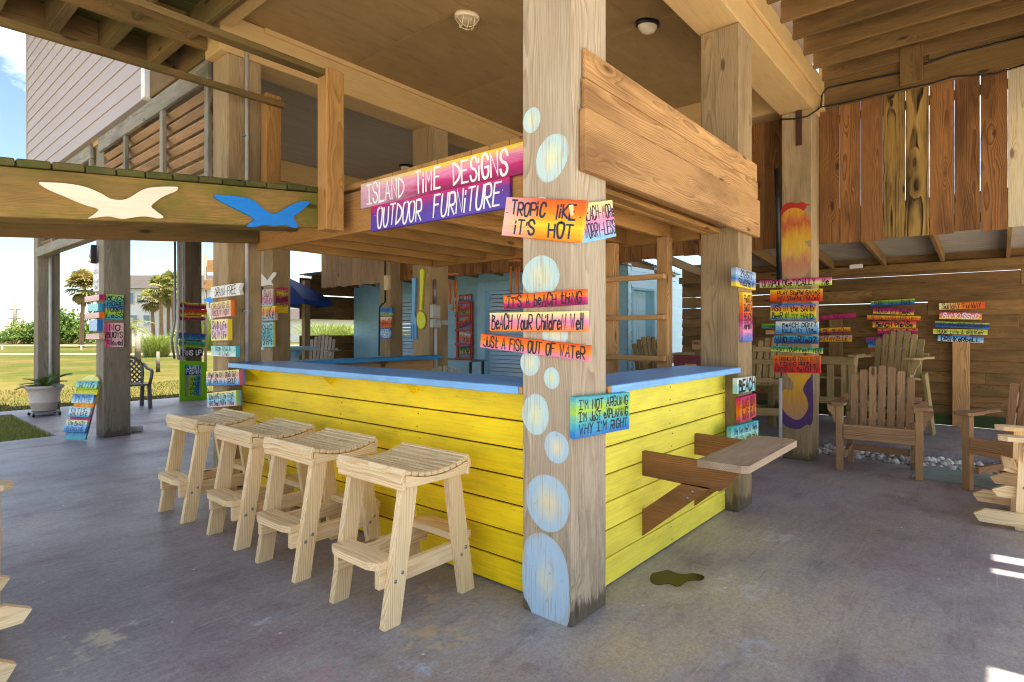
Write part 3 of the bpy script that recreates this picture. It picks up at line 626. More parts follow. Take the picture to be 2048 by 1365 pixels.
for k in range(12):
    x = 2.62 + k * .38; part('joist', WOOD['balc'], D2, (x - .019, x + .019, -.70, 1.437, 4.0, 4.243))
part('rim_beam', WOOD['balc'], D2, (6.82, 6.86, -.72, 1.42, 3.72, 4.24)); part('corner_block', PNT['tan'], D2, (6.80, 6.90, 1.422, 1.473, 3.70, 4.30)); part('rim_beam', WOOD['balc'], D2, (2.48, 6.8, -.74, -.705, 4.0, 4.24))
part('blocking', WOOD['balc'], D2, (6.79, 6.816, -.68, .52, 3.95, 4.20), (6.77, 6.82, .56, .75, 3.76, 4.12))
b = MB(); y = -.87
while y < 1.4: b.box(2.15, 6.9, y, y + .138, 4.246, 4.284, .003, ax=0); y += .142
b.build('decking', WOOD['balc'], D2)
b = MB(); x = 2.2; gaps = ((2.95, 3.09), (4.27, 4.35), (4.5, 4.62))  # unseen boards with gaps, added to shape the sun patches on the floor
while x < 6.8:
    if any(a - .02 < x < c_ for a, c_ in gaps): x = max(c_ for a, c_ in gaps if a - .02 < x < c_); continue
    w_ = min([.19] + [a - x for a, c_ in gaps if a > x]); b.box(x, x + w_ - .002, -.889, -.8704, 3.05 + R.uniform(0, .12), 4.30, .002, ax=2); x += w_
tag(b.build('sun_mask_boards', WOOD['hung']), 'unseen boards added along the balcony deck edge to shape sun patches', 'sun_mask')

# vertical boards hung under the far edge of the deck
Sc = thing('board_screen', 'tall orange brown screen of vertical boards hung from the deck edge', 'screen', (6.86, 5, 2.28), world=True)
b = MB(); b2 = MB(); b3 = MB(); b4 = MB()
for k in range(0, 14):
    y1 = 1.478 - .192 * k
    tgt = b2 if k in (3, 4) else b3 if k == 8 else b
    tgt.box(6.866, 6.886, y1 - R.choice((.186, .188, .1895)), y1, 2.28 + R.uniform(-.012, .012), 3.90, .002, ax=2)
for k in range(1, 52):
    y0 = 1.478 + .192 * (k - 1); (b if y0 < 8.4 else b4).box(6.866, 6.886, y0 + .001, y0 + .1885, 2.28 + R.uniform(-.012, .012), 4.0, .002, ax=2)
b.build('boards', WOOD['hung'], Sc); b4.build('weathered_boards', WOOD['louver'], Sc); b2.build('figured_boards', WOOD['figured'], Sc); b3.build('pale_board', WOOD['pinegrey'], Sc)
part('nailing_rail', WOOD['balc'], Sc, (6.888, 6.926, -1.2, 11.3, 2.36, 2.45), (6.888, 6.926, -1.2, 11.3, 3.55, 3.64))

# lean-to roof over the back yard
L = thing('lean_to_roof', 'corrugated metal lean-to roof on rafters behind the hanging boards', 'roof', (8.4, 5, 2.4), world=True)
b = MB(); N = 150; pts = []
for i in range(N + 1):
    x = 6.888 + 3.16 * i / N; pts.append((x, 2.64 - (x - 6.95) * .085 + .009 * math.sin(i * 2 * math.pi / 5)))
for i in range(N):
    (xa, za), (xb, zb) = pts[i], pts[i + 1]
    for (ya, yb) in ((-1.6, 3.25), (4.45, 12.3)): b.quad((xa, ya, za), (xb, ya, zb), (xb, yb, zb), (xa, yb, za), 0, .5); b.sm[-1] = True  # one bay left out of the sheet, shaped to let sun reach the shed
b.build('roof_sheet', MET['corr'], L)
y = -1.4
for k in range(21):
    bb = MB(); bb.bar((6.95, y, 2.555), (9.95, y, 2.305), .04, .13, (0, 0, 1)); bb.build('rafter', WOOD['balc'], L); y += .66
part('plate_beam', WOOD['balc'], L, (9.60, 9.69, -1.6, 4.3, 2.17, 2.28)); 

# brown plank fence behind the chairs
Fn = thing('plank_fence', 'brown horizontal plank fence behind the chairs', 'fence', (9.75, 1.3, 0), world=True)
b = MB(); z = .19; i = 0
while z < 2.26:
    hgt = .152 if z < 1.5 else .19
    sp = sorted([R.uniform(-1.2, 4.0) for _ in range(4)]); ed = [-1.6] + sp + [4.3]
    for (ya, yb) in zip(ed, ed[1:]):
        gap = R.choice((.012, .008, -.01, .004, -.01)) if i in (10, 11, 12) else .010 if (i == 9 and R.random() < .3) else -.016
        tl = .30 if z < 1.5 else .10
        b.ob((9.75 + R.uniform(-.003, .003), (ya + yb) / 2, z + hgt / 2 - gap / 2), (0, 1, 0), (tl, 0, 1), (-1, 0, tl), yb - ya, (hgt - gap) * (1 + tl * tl / 2), .026, .007)
    z += hgt; i += 1
b.box(9.735, 9.76, -1.6, 4.3, z - .01, 2.5, .003)
b.build('planks', WOOD['fence'], Fn)
part('base_board', painted('green_moss_board', srgb(70, 84, 34), srgb(50, 50, 26), .6, .3, .8, .2), Fn, (9.69, 9.72, -1.6, 4.3, .08, .235))
for (y, z1) in ((.39, 1.30), (1.13, 1.55), (1.86, 1.60), (3.6, 2.2)):
    part('fence_post', WOOD['balc'] if y > 1 else WOOD['cedar'], Fn, (9.61, 9.69, y - .09, y + .09, .08, z1))
# plank fence at the left rear, with one open gap
F2 = thing('plank_fence', 'dark plank fence with an open gap behind the blue umbrella', 'fence', (8.8, 12.25, 0), world=True)
b = MB(); z = .1; i = 0
while z < 2.5:
    if not (1.20 < z < 1.44):
        b.box(6.9, 11.5, 12.22 + R.uniform(0, .006), 12.25, z, z + .185 - (.016 if i == 10 else -.004), .005, ax=0)
    z += .19; i += 1
b.build('planks', WOOD['fence'], F2)
part('fence_post', WOOD['postwarm'], F2, (6.93, 7.07, 12.06, 12.2, 0, 2.5)); part('fence_post', WOOD['postwarm'], F2, (9.2, 9.3, 12.1, 12.2, 0, 2.4))

# blue shed with roller doors
Sh = thing('blue_shed', 'blue sided shed with roller doors under the lean-to roof', 'shed', (9.4, 8, 0), world=True)
b = MB(); lap(b, (8.2, 12.0, 0), (0, -1, 0), 1.2, (-1, 0, 0), 0, 2.46, .15)
lap(b, (8.2, 9.5, 0), (0, -1, 0), 1.68, (-1, 0, 0), 0, 2.46, .15); lap(b, (8.2, 5.05, 0), (0, -1, 0), .52, (-1, 0, 0), 0, 2.46, .15)
lap(b, (8.2, 10.8, 0), (0, -1, 0), 1.3, (-1, 0, 0), 2.14, 2.46, .15); lap(b, (8.2, 7.82, 0), (0, -1, 0), 2.77, (-1, 0, 0), 2.30, 2.46, .15)
b.box(8.21, 8.3, 4.53, 12.0, 2.30, 2.47); b.box(8.21, 8.25, 7.82, 9.5, 0, 2.3); b.build('front_wall', PNT['shed'], Sh)
b = MB(); lap(b, (8.19, 4.53, 0), (1, 0, 0), .11, (0, -1, 0), 0, 2.46, .15); lap(b, (9.10, 4.53, 0), (1, 0, 0), 1.56, (0, -1, 0), 0, 2.46, .15); lap(b, (8.30, 4.53, 0), (1, 0, 0), .80, (0, -1, 0), 2.06, 2.46, .13)
b.box(9.1, 10.66, 4.54, 4.58, 0, 2.46); b.build('side_wall', PNT['shed_lit'], Sh)
part('corner_board', PNT['shed'], Sh, (10.66, 10.70, 4.44, 4.54, 0, 2.46))
b = MB(); lap(b, (10.7, 4.75, 0), (1, 0, 0), 2.5, (0, -1, 0), 0, 2.46, .15); b.box(10.7, 13.2, 4.76, 4.8, 0, 2.46); b.build('rear_wall', PNT['shed_lit'], Sh)
def rolldoor(y0, y1, z1):
    b = MB(); z = .02
    while z < z1:
        b.ob((8.28, (y0 + y1) / 2, z + .04), (0, 1, 0), (.5, 0, 1), (-1, 0, .5), y1 - y0, .072, .014, .005); z += .078
    d = b.build('roller_door', PNT['roll'], Sh)
    b = MB(); b.box(8.15, 8.36, y1, y1 + .2, 0, z1 + .19, .004); b.box(8.15, 8.36, y0 - .2, y0, 0, z1 + .19, .004); b.box(8.153, 8.36, y0, y1, z1, z1 + .187, .004); b.build('door_frame', PNT['shedtrim'], Sh)
rolldoor(5.25, 7.6, 2.11); rolldoor(9.72, 10.6, 1.98)
b = MB(); b.box(8.34, 9.06, 4.66, 4.70, 0, 2.02); dd = b.build('door', PNT['shed_lit'], Sh)
b = MB()
for (xa, xb) in ((8.42, 8.66), (8.73, 8.97)):
    for (za, zb) in ((.2, .9), (1.0, 1.5), (1.6, 1.88)):
        b.box(xa, xb, 4.648, 4.662, za, zb, .006); b.box(xa + .04, xb - .04, 4.640, 4.65, za + .04, zb - .04, .006)
o = b.build('door_panel', PNT['shed_lit'], Sh)
b = MB(); b.box(8.30, 8.34, 4.50, 4.72, 0, 2.04); b.box(9.06, 9.10, 4.50, 4.72, 0, 2.04); b.box(8.342, 9.058, 4.502, 4.72, 2.022, 2.06); b.build('door_frame', PNT['shed'], Sh)
b = MB(); b.box(8.3, 10.6, 4.8, 11.9, 2.40, 2.46); b.box(10.5, 10.6, 4.8, 11.9, 0, 2.4); b.build('shed_roof', MET['corr'], Sh)
# ------------------------------------------------------------------ the bar
B = thing('bar_counter', 'bright yellow plank bar with a blue countertop', 'bar', (3.2, 3.2, 0), world=True)
def planks_x(x, y0, y1, z0, z1, n, mat, par, name):        # horizontal planks on a wall facing -X
    b = MB(); p = (z1 - z0) / n
    for i in range(n):
        b.ob((x + .010 + R.uniform(-.0015, .0015), (y0 + y1) / 2, z0 + p * (i + .5)), (0, 1, 0), (0, 0, 1), (-1, 0, 0), y1 - y0, p - .007 - R.uniform(0, .003), .02, .004)
        for yy in (y0 + .04, (y0 + y1) / 2 + .1, y1 - .05, y0 + .9):
            for zz in (-.04, .04): b.lathe([(0, .0012), (.004, .001), (.0045, -.001)], (x - .0002, yy + R.uniform(-.02, .02), z0 + p * (i + .5) + zz), 7, 1, U=(0, -1, 0), Vv=(0, 0, 1), N=(-1, 0, 0))
    b.box(x + .021, x + .04, y0, y1, z0, z1, .001, mi=1); return b.build(name, [mat, MET['green']], par)
def planks_y(y, x0, x1, z0, z1, n, mat, par, name):
    b = MB(); p = (z1 - z0) / n
    for i in range(n):
        b.ob(((x0 + x1) / 2, y + .010 + R.uniform(-.0015, .0015), z0 + p * (i + .5)), (1, 0, 0), (0, 0, 1), (0, -1, 0), x1 - x0, p - .006 - R.uniform(0, .003), .02, .004)
        for xx in (x0 + .04, (x0 + x1) / 2, x1 - .04):
            for zz in (-.04, .04): b.lathe([(0, .0012), (.004, .001), (.0045, -.001)], (xx + R.uniform(-.02, .02), y - .0002, z0 + p * (i + .5) + zz), 7, 1, U=(1, 0, 0), Vv=(0, 0, 1), N=(0, -1, 0))
    b.box(x0, x1, y + .021, y + .04, z0, z1, .001, mi=1); return b.build(name, [mat, MET['green']], par)
planks_x(2.285, 1.78, 5.0, .004, 1.03, 7, PNT['yel'], B, 'front_panel')
planks_y(1.575, 2.462, 4.344, .004, 1.03, 7, PNT['yel_lit'], B, 'side_panel')
part('countertop', PNT['blue'], B, (2.165, 2.62, 1.80, 5.0, 1.038, 1.078), ch=.004)
part('countertop', PNT['blue'], B, (2.49, 4.345, 1.462, 1.90, 1.0385, 1.0785), ch=.004)
part('raw_end', WOOD['cedar'], B, (2.17, 2.60, 1.775, 1.799, 1.04, 1.076)); part('raw_end', WOOD['cedar'], B, (2.462, 2.489, 1.464, 1.77, 1.04, 1.076))
part('countertop', PNT['blue2'], B, (2.62, 4.43, 4.78, 4.99, 1.035, 1.075), ch=.004)
part('back_panel', WOOD['cedar'], B, (2.62, 4.43, 4.93, 4.96, .02, 1.03))
for y in (2.7, 3.6, 4.7):
    b = MB(); b.prism([(0, 0), (.085, 0), (0, -.075)], (2.285, y, 1.036), (-1, 0, 0), (0, 0, 1), (0, 1, 0), .022); b.build('bracket', PNT['yel'], B)
for y in (4.92,):
    for x in (2.9, 3.7):
        b = MB(); b.prism([(0, 0), (.10, 0), (0, -.10)], (x, y, 1.033), (0, -1, 0), (0, 0, 1), (1, 0, 0), .02); b.build('bracket', WOOD['cedar'], B)
# fold-out side shelf on two bracketed arms
for x in (3.02, 3.765):
    b = MB(); b.prism([(0, 0), (0, .14), (.555, .128), (.555, .10), (.45, -.012)], (x + .038, 1.574, .514), (0, -1, 0), (0, 0, 1), (-1, 0, 0), .038); b.build('shelf_arm', WOOD['arm'], B)
    b = MB(); b.prism([(0, 0), (0, .15), (.24, .347), (.40, .347)], (x + .030, 1.574, .165), (0, -1, 0), (0, 0, 1), (-1, 0, 0), .030)
    for (u, v) in ((.30, .31), (.27, .27)): b.lathe([(0, .008), (.007, .007), (.010, .002), (.010, -.001)], (x, 1.574 - u, .165 + v), 10, 1, U=(0, -1, 0), Vv=(0, 0, 1), N=(-1, 0, 0))
    b.build('shelf_brace', [WOOD['arm'], MET['bolt']], B)
b = MB(); b.prism([(0, .03), (.03, 0), (.88, 0), (.915, .04), (.915, .19), (.88, .25), (0, .25)], (2.845, .925, .657), (1, 0, 0), (0, 1, 0), (0, 0, 1), .037)
b.build('shelf_plank', WOOD['shelf'], B)
# ladder up through the canopy
Ld = thing('wooden_ladder', 'brown wooden ladder standing behind the right counter', 'ladder', (4.2, 2.25, 0), world=True)
part('rail', WOOD['cedar'], Ld, (4.16, 4.25, 1.955, 2.045, 0, 2.08)); part('rail', WOOD['cedar'], Ld, (4.16, 4.25, 2.43, 2.52, 0, 2.08))
for z in (1.77, 1.455, 1.135, .82, .5, .2):
    part('rung', WOOD['cedar'], Ld, (4.10, 4.158, 1.96, 2.54, z - .02, z + .02))
# canopy over the bar
Cn = thing('bar_canopy', 'timber canopy with open joists over the bar', 'canopy', (3.3, 3.2, 2.06), world=True)
part('rim_board', WOOD['treated'], Cn, (2.385, 2.425, 1.79, 4.93, 2.045, 2.335)); part('rim_board', WOOD['joist'], Cn, (4.385, 4.425, 1.79, 4.93, 2.07, 2.35))
part('rim_board', WOOD['joist'], Cn, (2.43, 4.38, 4.895, 4.93, 2.08, 2.34)); part('rim_board', WOOD['joist'], Cn, (2.46, 4.346, 1.70, 1.745, 2.09, 2.34))
for k in range(7):
    y = 2.05 + .41 * k; part('joist', WOOD['joist'], Cn, (2.428, 4.382, y - .02, y + .02, 2.09, 2.34))
b = MB(); y = 1.60
while y < 4.9: b.box(2.37, 4.44, y, y + .14, 2.352, 2.39, .003, ax=0); y += .144
b.build('decking', WOOD['joist'], Cn)
part('header_board', WOOD['cedar'], Cn, (2.21, 4.70, 1.432, 1.473, 2.083, 2.37), ch=.006)
part('header_board', WOOD['cedar'], Cn, (2.225, 4.69, 1.447, 1.473, 2.377, 2.512), ch=.006); part('header_board', WOOD['cedar'], Cn, (2.235, 4.69, 1.452, 1.473, 2.519, 2.655), ch=.006)
part('ledger_strip', WOOD['joist'], Cn, (2.463, 4.344, 1.50, 1.60, 2.13, 2.17), (2.463, 4.344, 1.61, 1.69, 2.09, 2.12))

# ------------------------------------------------------------------ ramp with its rails
Rp = thing('ramp', 'mossy plank ramp with seagull cutouts on its beam', 'ramp', (.8, 4.2, 1.9), world=True)
def sl(x, a, k): return a - k * (2.21 - x)
b = MB(); x0, x1, y = -1.6, 2.36, 3.61
b.bar((x0, y + .02, sl(x0, 2.19, .105)), (x1, y + .02, sl(x1, 2.19, .105)), .04, .237); b.build('side_beam', WOOD['mossy'], Rp)
b = MB(); b.bar((x0, 4.90, sl(x0, 2.21, .09)), (x1, 4.90, sl(x1, 2.21, .09)), .04, .237); b.build('side_beam', WOOD['mossrim'], Rp)
b = MB(); b.bar((x0, 4.25, sl(x0, 2.21, .10)), (2.36, 4.25, sl(2.36, 2.21, .10)), .04, .18); b.build('side_beam', WOOD['mossrim'], Rp)
b = MB(); x = .5653 - .1377 * 15
while x < 2.13:
    b.ob((x + .0665, 4.26 + R.uniform(-.006, .004), sl(x + .07, 2.312, .105) + .019 + R.uniform(-.003, .003)), (0, 1, 0), (1, 0, .105), (-.105, 0, 1), 1.335, .131, .036, .005); x += .1377
b.build('deck_planks', WOOD['mossdeck'], Rp)
part('end_post', WOOD['treated'], Rp, (2.166, 2.304, 3.488, 3.607, 2.045, 3.15), ch=.006); part('end_post', WOOD['treated'], Rp, (2.40, 2.535, 4.80, 4.895, 2.3, 3.40), ch=.005)
b = MB(); b.bar((-1.6, 3.55, 3.10), (2.164, 3.55, 3.115), .088, .04); b.build('handrail', WOOD['mossrim'], Rp)
b = MB(); b.bar((-1.6, 4.775, 3.25), (2.55, 4.775, 3.32), .045, .05); b.build('handrail', WOOD['mossrim'], Rp)
part('rail_post', WOOD['mossrim'], Rp, (-.9, -.8, 3.49, 3.60, 0, 3.08), (-.9, -.8, 4.81, 4.9, 0, 3.2))

# seagull cutouts
def gull(pix, plane, val, th, mat, label, name='seagull_cutout'):
    f = (lambda p: ony(p[0], p[1], val - th)) if plane == 'y' else (lambda p: onx(p[0], p[1], val - th))
    q = [f(p) for p in pix]; o0 = q[0]; U, N = ((V(1, 0, 0), V(0, -1, 0)) if plane == 'y' else (V(0, -1, 0), V(-1, 0, 0)))
    uv = catmull([((p - o0).dot(U), p.z - o0.z) for p in q], 5)
    b = MB(); b.prism(uv, o0 - N * (th - .001), U, (0, 0, 1), N, th - .002); return tag(b.build(name, mat), label, 'seagull cutout', 'seagull cutouts')
gull([(79, 366), (90, 365), (130, 367), (170, 374), (200, 386), (222, 398), (245, 400), (262, 394), (290, 378), (320, 374), (352, 374), (356, 378), (350, 384), (330, 392), (314, 402), (303, 413), (312, 422), (327, 434), (318, 437), (290, 433), (262, 436), (245, 438), (216, 433), (178, 437), (190, 428), (197, 418), (170, 410), (130, 393), (95, 378)], 'y', 3.608, .018, PNT['cream'], 'cream seagull cutout on the mossy ramp beam')
gull([(429, 391), (440, 390), (480, 394), (505, 400), (520, 412), (536, 424), (551, 428), (570, 418), (588, 408), (605, 403), (618, 403), (620, 406), (612, 414), (600, 424), (588, 434), (592, 445), (597, 455), (585, 455), (570, 450), (550, 453), (530, 450), (512, 454), (495, 452), (508, 440), (505, 435), (485, 424), (460, 412), (436, 399)], 'y', 3.608, .018, PNT['gull'], 'bright blue seagull cutout on the ramp beam')
gull([(521, 548), (530, 555), (534, 561), (540, 553), (546, 546), (551, 545), (551, 549), (546, 557), (542, 563), (545, 571), (538, 570), (528, 572), (522, 571)], 'x', 4.43, .018, PNT['white'], 'small white seagull cutout on the post by the blue umbrella')
# ------------------------------------------------------------------ hand lettering
GL = {
'A': "00 29 40,13 33", 'B': "00 09,~09 38 37 05,~05 35 44 41 30 00", 'C': "~47 39 19 06 03 10 30 42", 'D': "00 09,~09 28 46 43 21 00",
'E': "49 09 00 40,05 35", 'F': "49 09 00,05 35", 'G': "~47 39 19 06 03 10 30 42,42 44 24", 'H': "00 09,40 49,05 45", 'I': "20 29,09 49,00 40",
'J': "~49 43 41 30 11 02", 'K': "00 09,49 04 40", 'L': "09 00 40", 'M': "00 09 24 49 40", 'N': "00 09 40 49", 'O': "~29 08 04 10 30 44 48 29",
'P': "00 09,~09 39 47 45 34 04", 'Q': "~29 08 04 10 30 44 48 29,22 50", 'R': "00 09,~09 39 47 45 34 04,14 40", 'S': "~47 39 19 07 15 34 42 30 10 02",
'T': "20 29,09 49", 'U': "~09 03 10 30 43 49", 'V': "09 20 49", 'W': "09 10 26 30 49", 'X': "00 49,09 40", 'Y': "09 25 49,25 20", 'Z': "09 49 00 40",
'a': "~35 15 03 01 10 30 32,35 30", 'b': "00 09,~04 25 33 31 10 01", 'c': "~34 15 03 01 10 31", 'd': "30 39,~33 15 03 01 10 31", 'e': "~03 33 25 15 03 10 20 31",
'f': "~39 19 07 00,05 35", 'g': "~35 15 03 11 32,~35 30 11", 'h': "00 09,~04 15 34 30", 'i': "00 05,07 08", 'j': "25 21 00,27 28", 'k': "00 09,35 03 30", 'l': "00 09",
'm': "00 05,~04 14 23 20,~23 34 43 40", 'n': "00 05,~03 15 34 30", 'o': "~15 03 10 30 33 25 15", 'p': "00 06,~05 25 34 32 03", 'r': "00 05,~03 15 35", 's': "~34 15 04 22 31 10 01",
't': "~19 12 10 30,06 36", 'u': "~05 01 10 31 35,35 30", 'v': "05 20 35", 'w': "05 10 23 30 45", 'y': "05 22,35 22 00", 'z': "05 35 00 30", 'x': "00 35,05 30",
'0': "~29 07 02 10 30 42 47 29", '1': "07 29 20", '2': "~07 29 47 35 00,00 40", '3': "~08 29 37 15,~15 43 30 01", '4': "30 39 03 43", '5': "49 09 05,~05 44 42 20 01", '6': "~49 25 02 10 40 43 15 03",
'7': "09 49 10", '8': "~25 07 29 47 25 02 20 42 25", '9': "~45 15 08 39 47 40", '.': "00 01", "'": "07 09", '-': "04 34", '~': "14 24", '&': "~40 17 29 37 02 10 42", '?': "~07 29 47 23,20 21", '!': "03 09,00 01",
}
WID = {'I': 4, 'i': .6, 'l': .6, '.': .4, "'": .6, ' ': 2.6, 'j': 2.4, 't': 3, 'f': 3, 'M': 4.6, 'W': 4.6, 'm': 4, 'w': 4, '~': 4, '!': .6}
GC = {}
def glyph(ch):
    if ch in GC: return GC[ch]
    out = []
    for s in GL.get(ch, '').split(','):
        if not s: continue
        sm = s[0] == '~'; pts = [(int(q[0]), int(q[1])) for q in s.lstrip('~').split()]
        out.append(catmull(pts, 4, False) if sm else pts)
    GC[ch] = out; return out
def ribbon(b, pts, hw, put, z, mi):
    """one marker stroke with mitred joints and short round-ish caps"""
    P = [Vector(p).to_2d() if len(p) > 2 else Vector(p) for p in pts]
    Q = [P[0]]
    for p in P[1:]:
        if (p - Q[-1]).length > 1e-5: Q.append(p)
    if len(Q) < 2: return
    n = len(Q); L = []; Rr = []
    for i in range(n):
        d0 = (Q[i] - Q[i - 1]).normalized() if i else (Q[1] - Q[0]).normalized()
        d1 = (Q[i + 1] - Q[i]).normalized() if i < n - 1 else d0
        t = d0 + d1
        if t.length < .2: t = Vector((-d0.y, d0.x))
        t.normalize(); nn = Vector((-t.y, t.x)); k = 1 / max(.5, abs(nn.dot(Vector((-d0.y, d0.x)))))
        e = Vector((0, 0))
        if i == 0: e = -d0 * hw * .8
        if i == n - 1: e = d0 * hw * .8
        w_ = hw * (.8 if i in (0, n - 1) else 1) * min(k, 1.5)
        L.append(put(Q[i] + nn * w_ + e, z)); Rr.append(put(Q[i] - nn * w_ + e, z))
    vs = L + Rr; fs = [(i + n, i + 1 + n, i + 1, i) for i in range(n - 1)]
    b._add(vs, fs, [(0, 0, 0)] * len(vs), .5, [(0, 0, 0)] * len(vs), mi)
def lettering(b, lines, Wd, Ht, put, mi, seed, hw=None, align='c', fill=.82, maxasp=.9, x0=0.0, bold=1.0):
    q = random.Random(seed); nl = len(lines); slant = q.uniform(-.05, .14); jamp = q.choice((.03, .05, .08)); sw = q.uniform(.88, 1.15); lh = Ht * (.90 if nl > 1 else .90) / nl
    for li, tx in enumerate(lines):
        tot = sum(WID.get(c_, 3 if c_.islower() else 4) + 1.5 for c_ in tx) - 1.5
        ch = lh * (.78 if nl > 1 else .84); ky = ch / 9.0
        kx = min(Wd * fill / max(tot, 1), ky * maxasp * 1.6); w_ = tot * kx
        x = -w_ / 2 + x0 if align == 'c' else -Wd / 2 + Wd * .06
        yb = Ht * .46 - lh * (li + 1) + lh * .10 if nl > 1 else -ch / 2
        hh = (hw if hw else max(.0018, min(kx, ky) * .60)) * bold; cnt = 0
        for c_ in tx:
            wd = WID.get(c_, 3 if c_.islower() else 4); jy = q.uniform(-jamp, jamp) * ch; jr = slant + q.uniform(-.06, .06); js = q.uniform(1 - jamp * 2, 1 + jamp)
            for st in glyph(c_):
                pts = [(x + (p[0] + jr * p[1]) * kx, yb + jy + p[1] * ky * js) for p in st]
                ribbon(b, pts, hh * sw * q.uniform(.85, 1.12), put, .0008 + .00013 * (cnt % 7), mi); cnt += 1
            x += (wd + 1.5) * kx
INK = {'k': PNT['ink'], 'w': PNT['inkw'], 'n': PNT['inkn'], 'r': PNT['redink']}
COL = dict(y=srgb(252, 214, 40), ly=srgb(252, 236, 150), o=srgb(250, 138, 16), do=srgb(240, 90, 14), r=srgb(222, 48, 36), m=srgb(206, 36, 112), dm=srgb(150, 24, 84), pk=srgb(240, 140, 180), lp=srgb(244, 196, 196),
           pu=srgb(116, 58, 150), bl=srgb(40, 120, 200), lb=srgb(140, 200, 232), db=srgb(24, 60, 130), te=srgb(70, 180, 190), aq=srgb(160, 220, 216), g=srgb(70, 160, 60), lg=srgb(180, 216, 40), w=srgb(240, 238, 230),
           bk=srgb(24, 28, 40), tn=srgb(216, 178, 150), gr=srgb(150, 160, 178), pl=srgb(220, 190, 204), pb=srgb(172, 200, 226), vi=srgb(96, 72, 176))
SN = 0
def sign(pl, val, th, quad, cols, lines, label, ink='k', axis=1, left=None, name='painted_sign', grp=None, bold=1.0, fill=.84, cat='sign', shape=None, x0=0.0, edge=None, ext=(0, 0)):
    """plank sign: quad = its four picture corners TL TR BR BL, projected on the face it is fixed to (pl 'x'|'y' at val)"""
    global SN; SN += 1
    f = (lambda p: onx(p[0], p[1], val - th)) if pl == 'x' else (lambda p: ony(p[0], p[1], val - th))
    U0, N = (V(0, -1, 0), V(-1, 0, 0)) if pl == 'x' else (V(1, 0, 0), V(0, -1, 0))
    tl, tr, br, bl = [f(p) for p in quad]
    U = (tr - tl + br - bl).normalized(); Vv = N.cross(U).normalized()
    l = ((tl + bl) / 2) - U * ext[0]; r = ((tr + br) / 2) + U * ext[1]; c_ = (l + r) / 2; Wd = (r - l).length; Ht = ((tl + tr - bl - br) / 2).dot(Vv)
    cb = c_ - N * (th / 2)
    mats = [signpaint('sign_paint', [COL[k] for k in cols], axis, COL[left] if left else None), INK[ink], signpaint('sign_edge', [COL[k] for k in edge], 1) if edge else None]
    mats = [m for m in mats if m]
    b = MB()
    if shape == 'tail':
        b.prism([(-Wd / 2, -Ht / 2), (Wd / 2, -Ht / 2), (Wd / 2 - Ht * .35, 0), (Wd / 2, Ht / 2), (-Wd / 2, Ht / 2)], cb - N * (th / 2 - .0005), U, Vv, N, th - .001)
    else: b.ob(cb, U, Vv, N, Wd, Ht, th - .001, .002)
    if edge:
        e = .0012; b.ob(cb + U * (Wd / 2 + e), Vv, N, U, Ht, th - .002, .002, .0005, len(mats) - 1)
    put = lambda p, z: c_ + U * p.x + Vv * p.y + N * z
    if lines: lettering(b, lines, Wd, Ht, put, 1, SN, fill=fill, bold=bold, x0=x0 * Wd)
    # two screws
    for sx in (-.46, .46):
        if Wd > .25: b.lathe([(0.0, .0014), (.003, .0012), (.0035, .0003)], c_ + U * (Wd * sx) + Vv * (Ht * .1), 8, 1, U=U, Vv=Vv, N=N)
    return tag(b.build(name, mats), label, cat, grp)
GF = 'signs on the front corner post'; GRR = 'signs on the seahorse post'; GB = 'signs on the back fence'; GL1 = 'signs on the left bar post'; G2 = 'signs on the right bar post'; G6 = 'signs on the grey post'; G7 = 'signs on the dark post'; G8 = 'signs on the rear posts'
sign('x', 2.384, .022, [(720, 370), (1038, 284), (1038, 350), (722, 417)], ['y', 'pk', 'm', 'dm'], ["ISLAND  TiME  DESiGNS"], 'long yellow and magenta sign, upper of the two white-lettered ones', 'w', ext=(0, .12), bold=1.1, fill=.82, x0=-.04, left='pl', grp='long signs on the canopy edge')
sign('x', 2.384, .026, [(741, 414), (1019, 352), (1019, 416), (741, 463)], ['m', 'pu', 'vi', 'vi'], ["OUTDOOR  FURNiTURE"], 'long purple sign, lower of the two white-lettered ones', 'w', bold=1.1, fill=.88, grp='long signs on the canopy edge')
sign('x', 2.164, .022, [(1012, 394), (1171, 401), (1161, 487), (1003, 471)], ['do', 'o', 'y', 'o'], ["TROPiC  liKE", " iT'S  HOT"], "orange sign reading Tropic like it's hot", 'n', left='lp', bold=1.3, grp=GF, fill=.8)
sign('y', 1.476, .022, [(1150, 410), (1225, 399), (1233, 474), (1150, 490)], ['ly', 'pk', 'lb'], ["BEACH~MORe", "WORRY-LESS"], x0=.10, fill=.78, label='yellow, pink and blue sign tucked behind the Tropic sign', ink='n', grp=GF)
sign('x', 2.164, .022, [(1006, 591), (1171, 578), (1171, 609), (1007, 619)], ['do', 'o', 'm', 'dm'], ["IT'S A beACH thiNG"], "orange and magenta sign reading It's a beach thing", grp=GF, bold=1.15, fill=.9)
sign('x', 2.164, .022, [(979, 626), (1173, 622), (1173, 664), (979, 663)], ['ly', 'pk', 'o'], ["BeACH YouR ChildreN Well"], 'yellow, pink and orange sign about children on the front post', grp=GF, bold=1.2, fill=.94)
sign('x', 2.164, .022, [(959, 667), (1179, 692), (1178, 723), (962, 696)], ['do', 'o', 'pk'], ["JuSt A FiSh OUT OF WATeR"], 'tilted orange and pink sign about a fish out of water', grp=GF, bold=1.15, fill=.93)
sign('y', 1.476, .036, [(1152, 795), (1260, 785), (1259, 858), (1153, 879)], ['te', 'lg', 'te', 'bl'], ["I'M NOT ARGUiNG", "I'M JuST eXPLAiNiNG", "WHY I'M RiGHT"], "teal and lime sign reading I'm not arguing", grp=GF, bold=1.25, fill=.9)
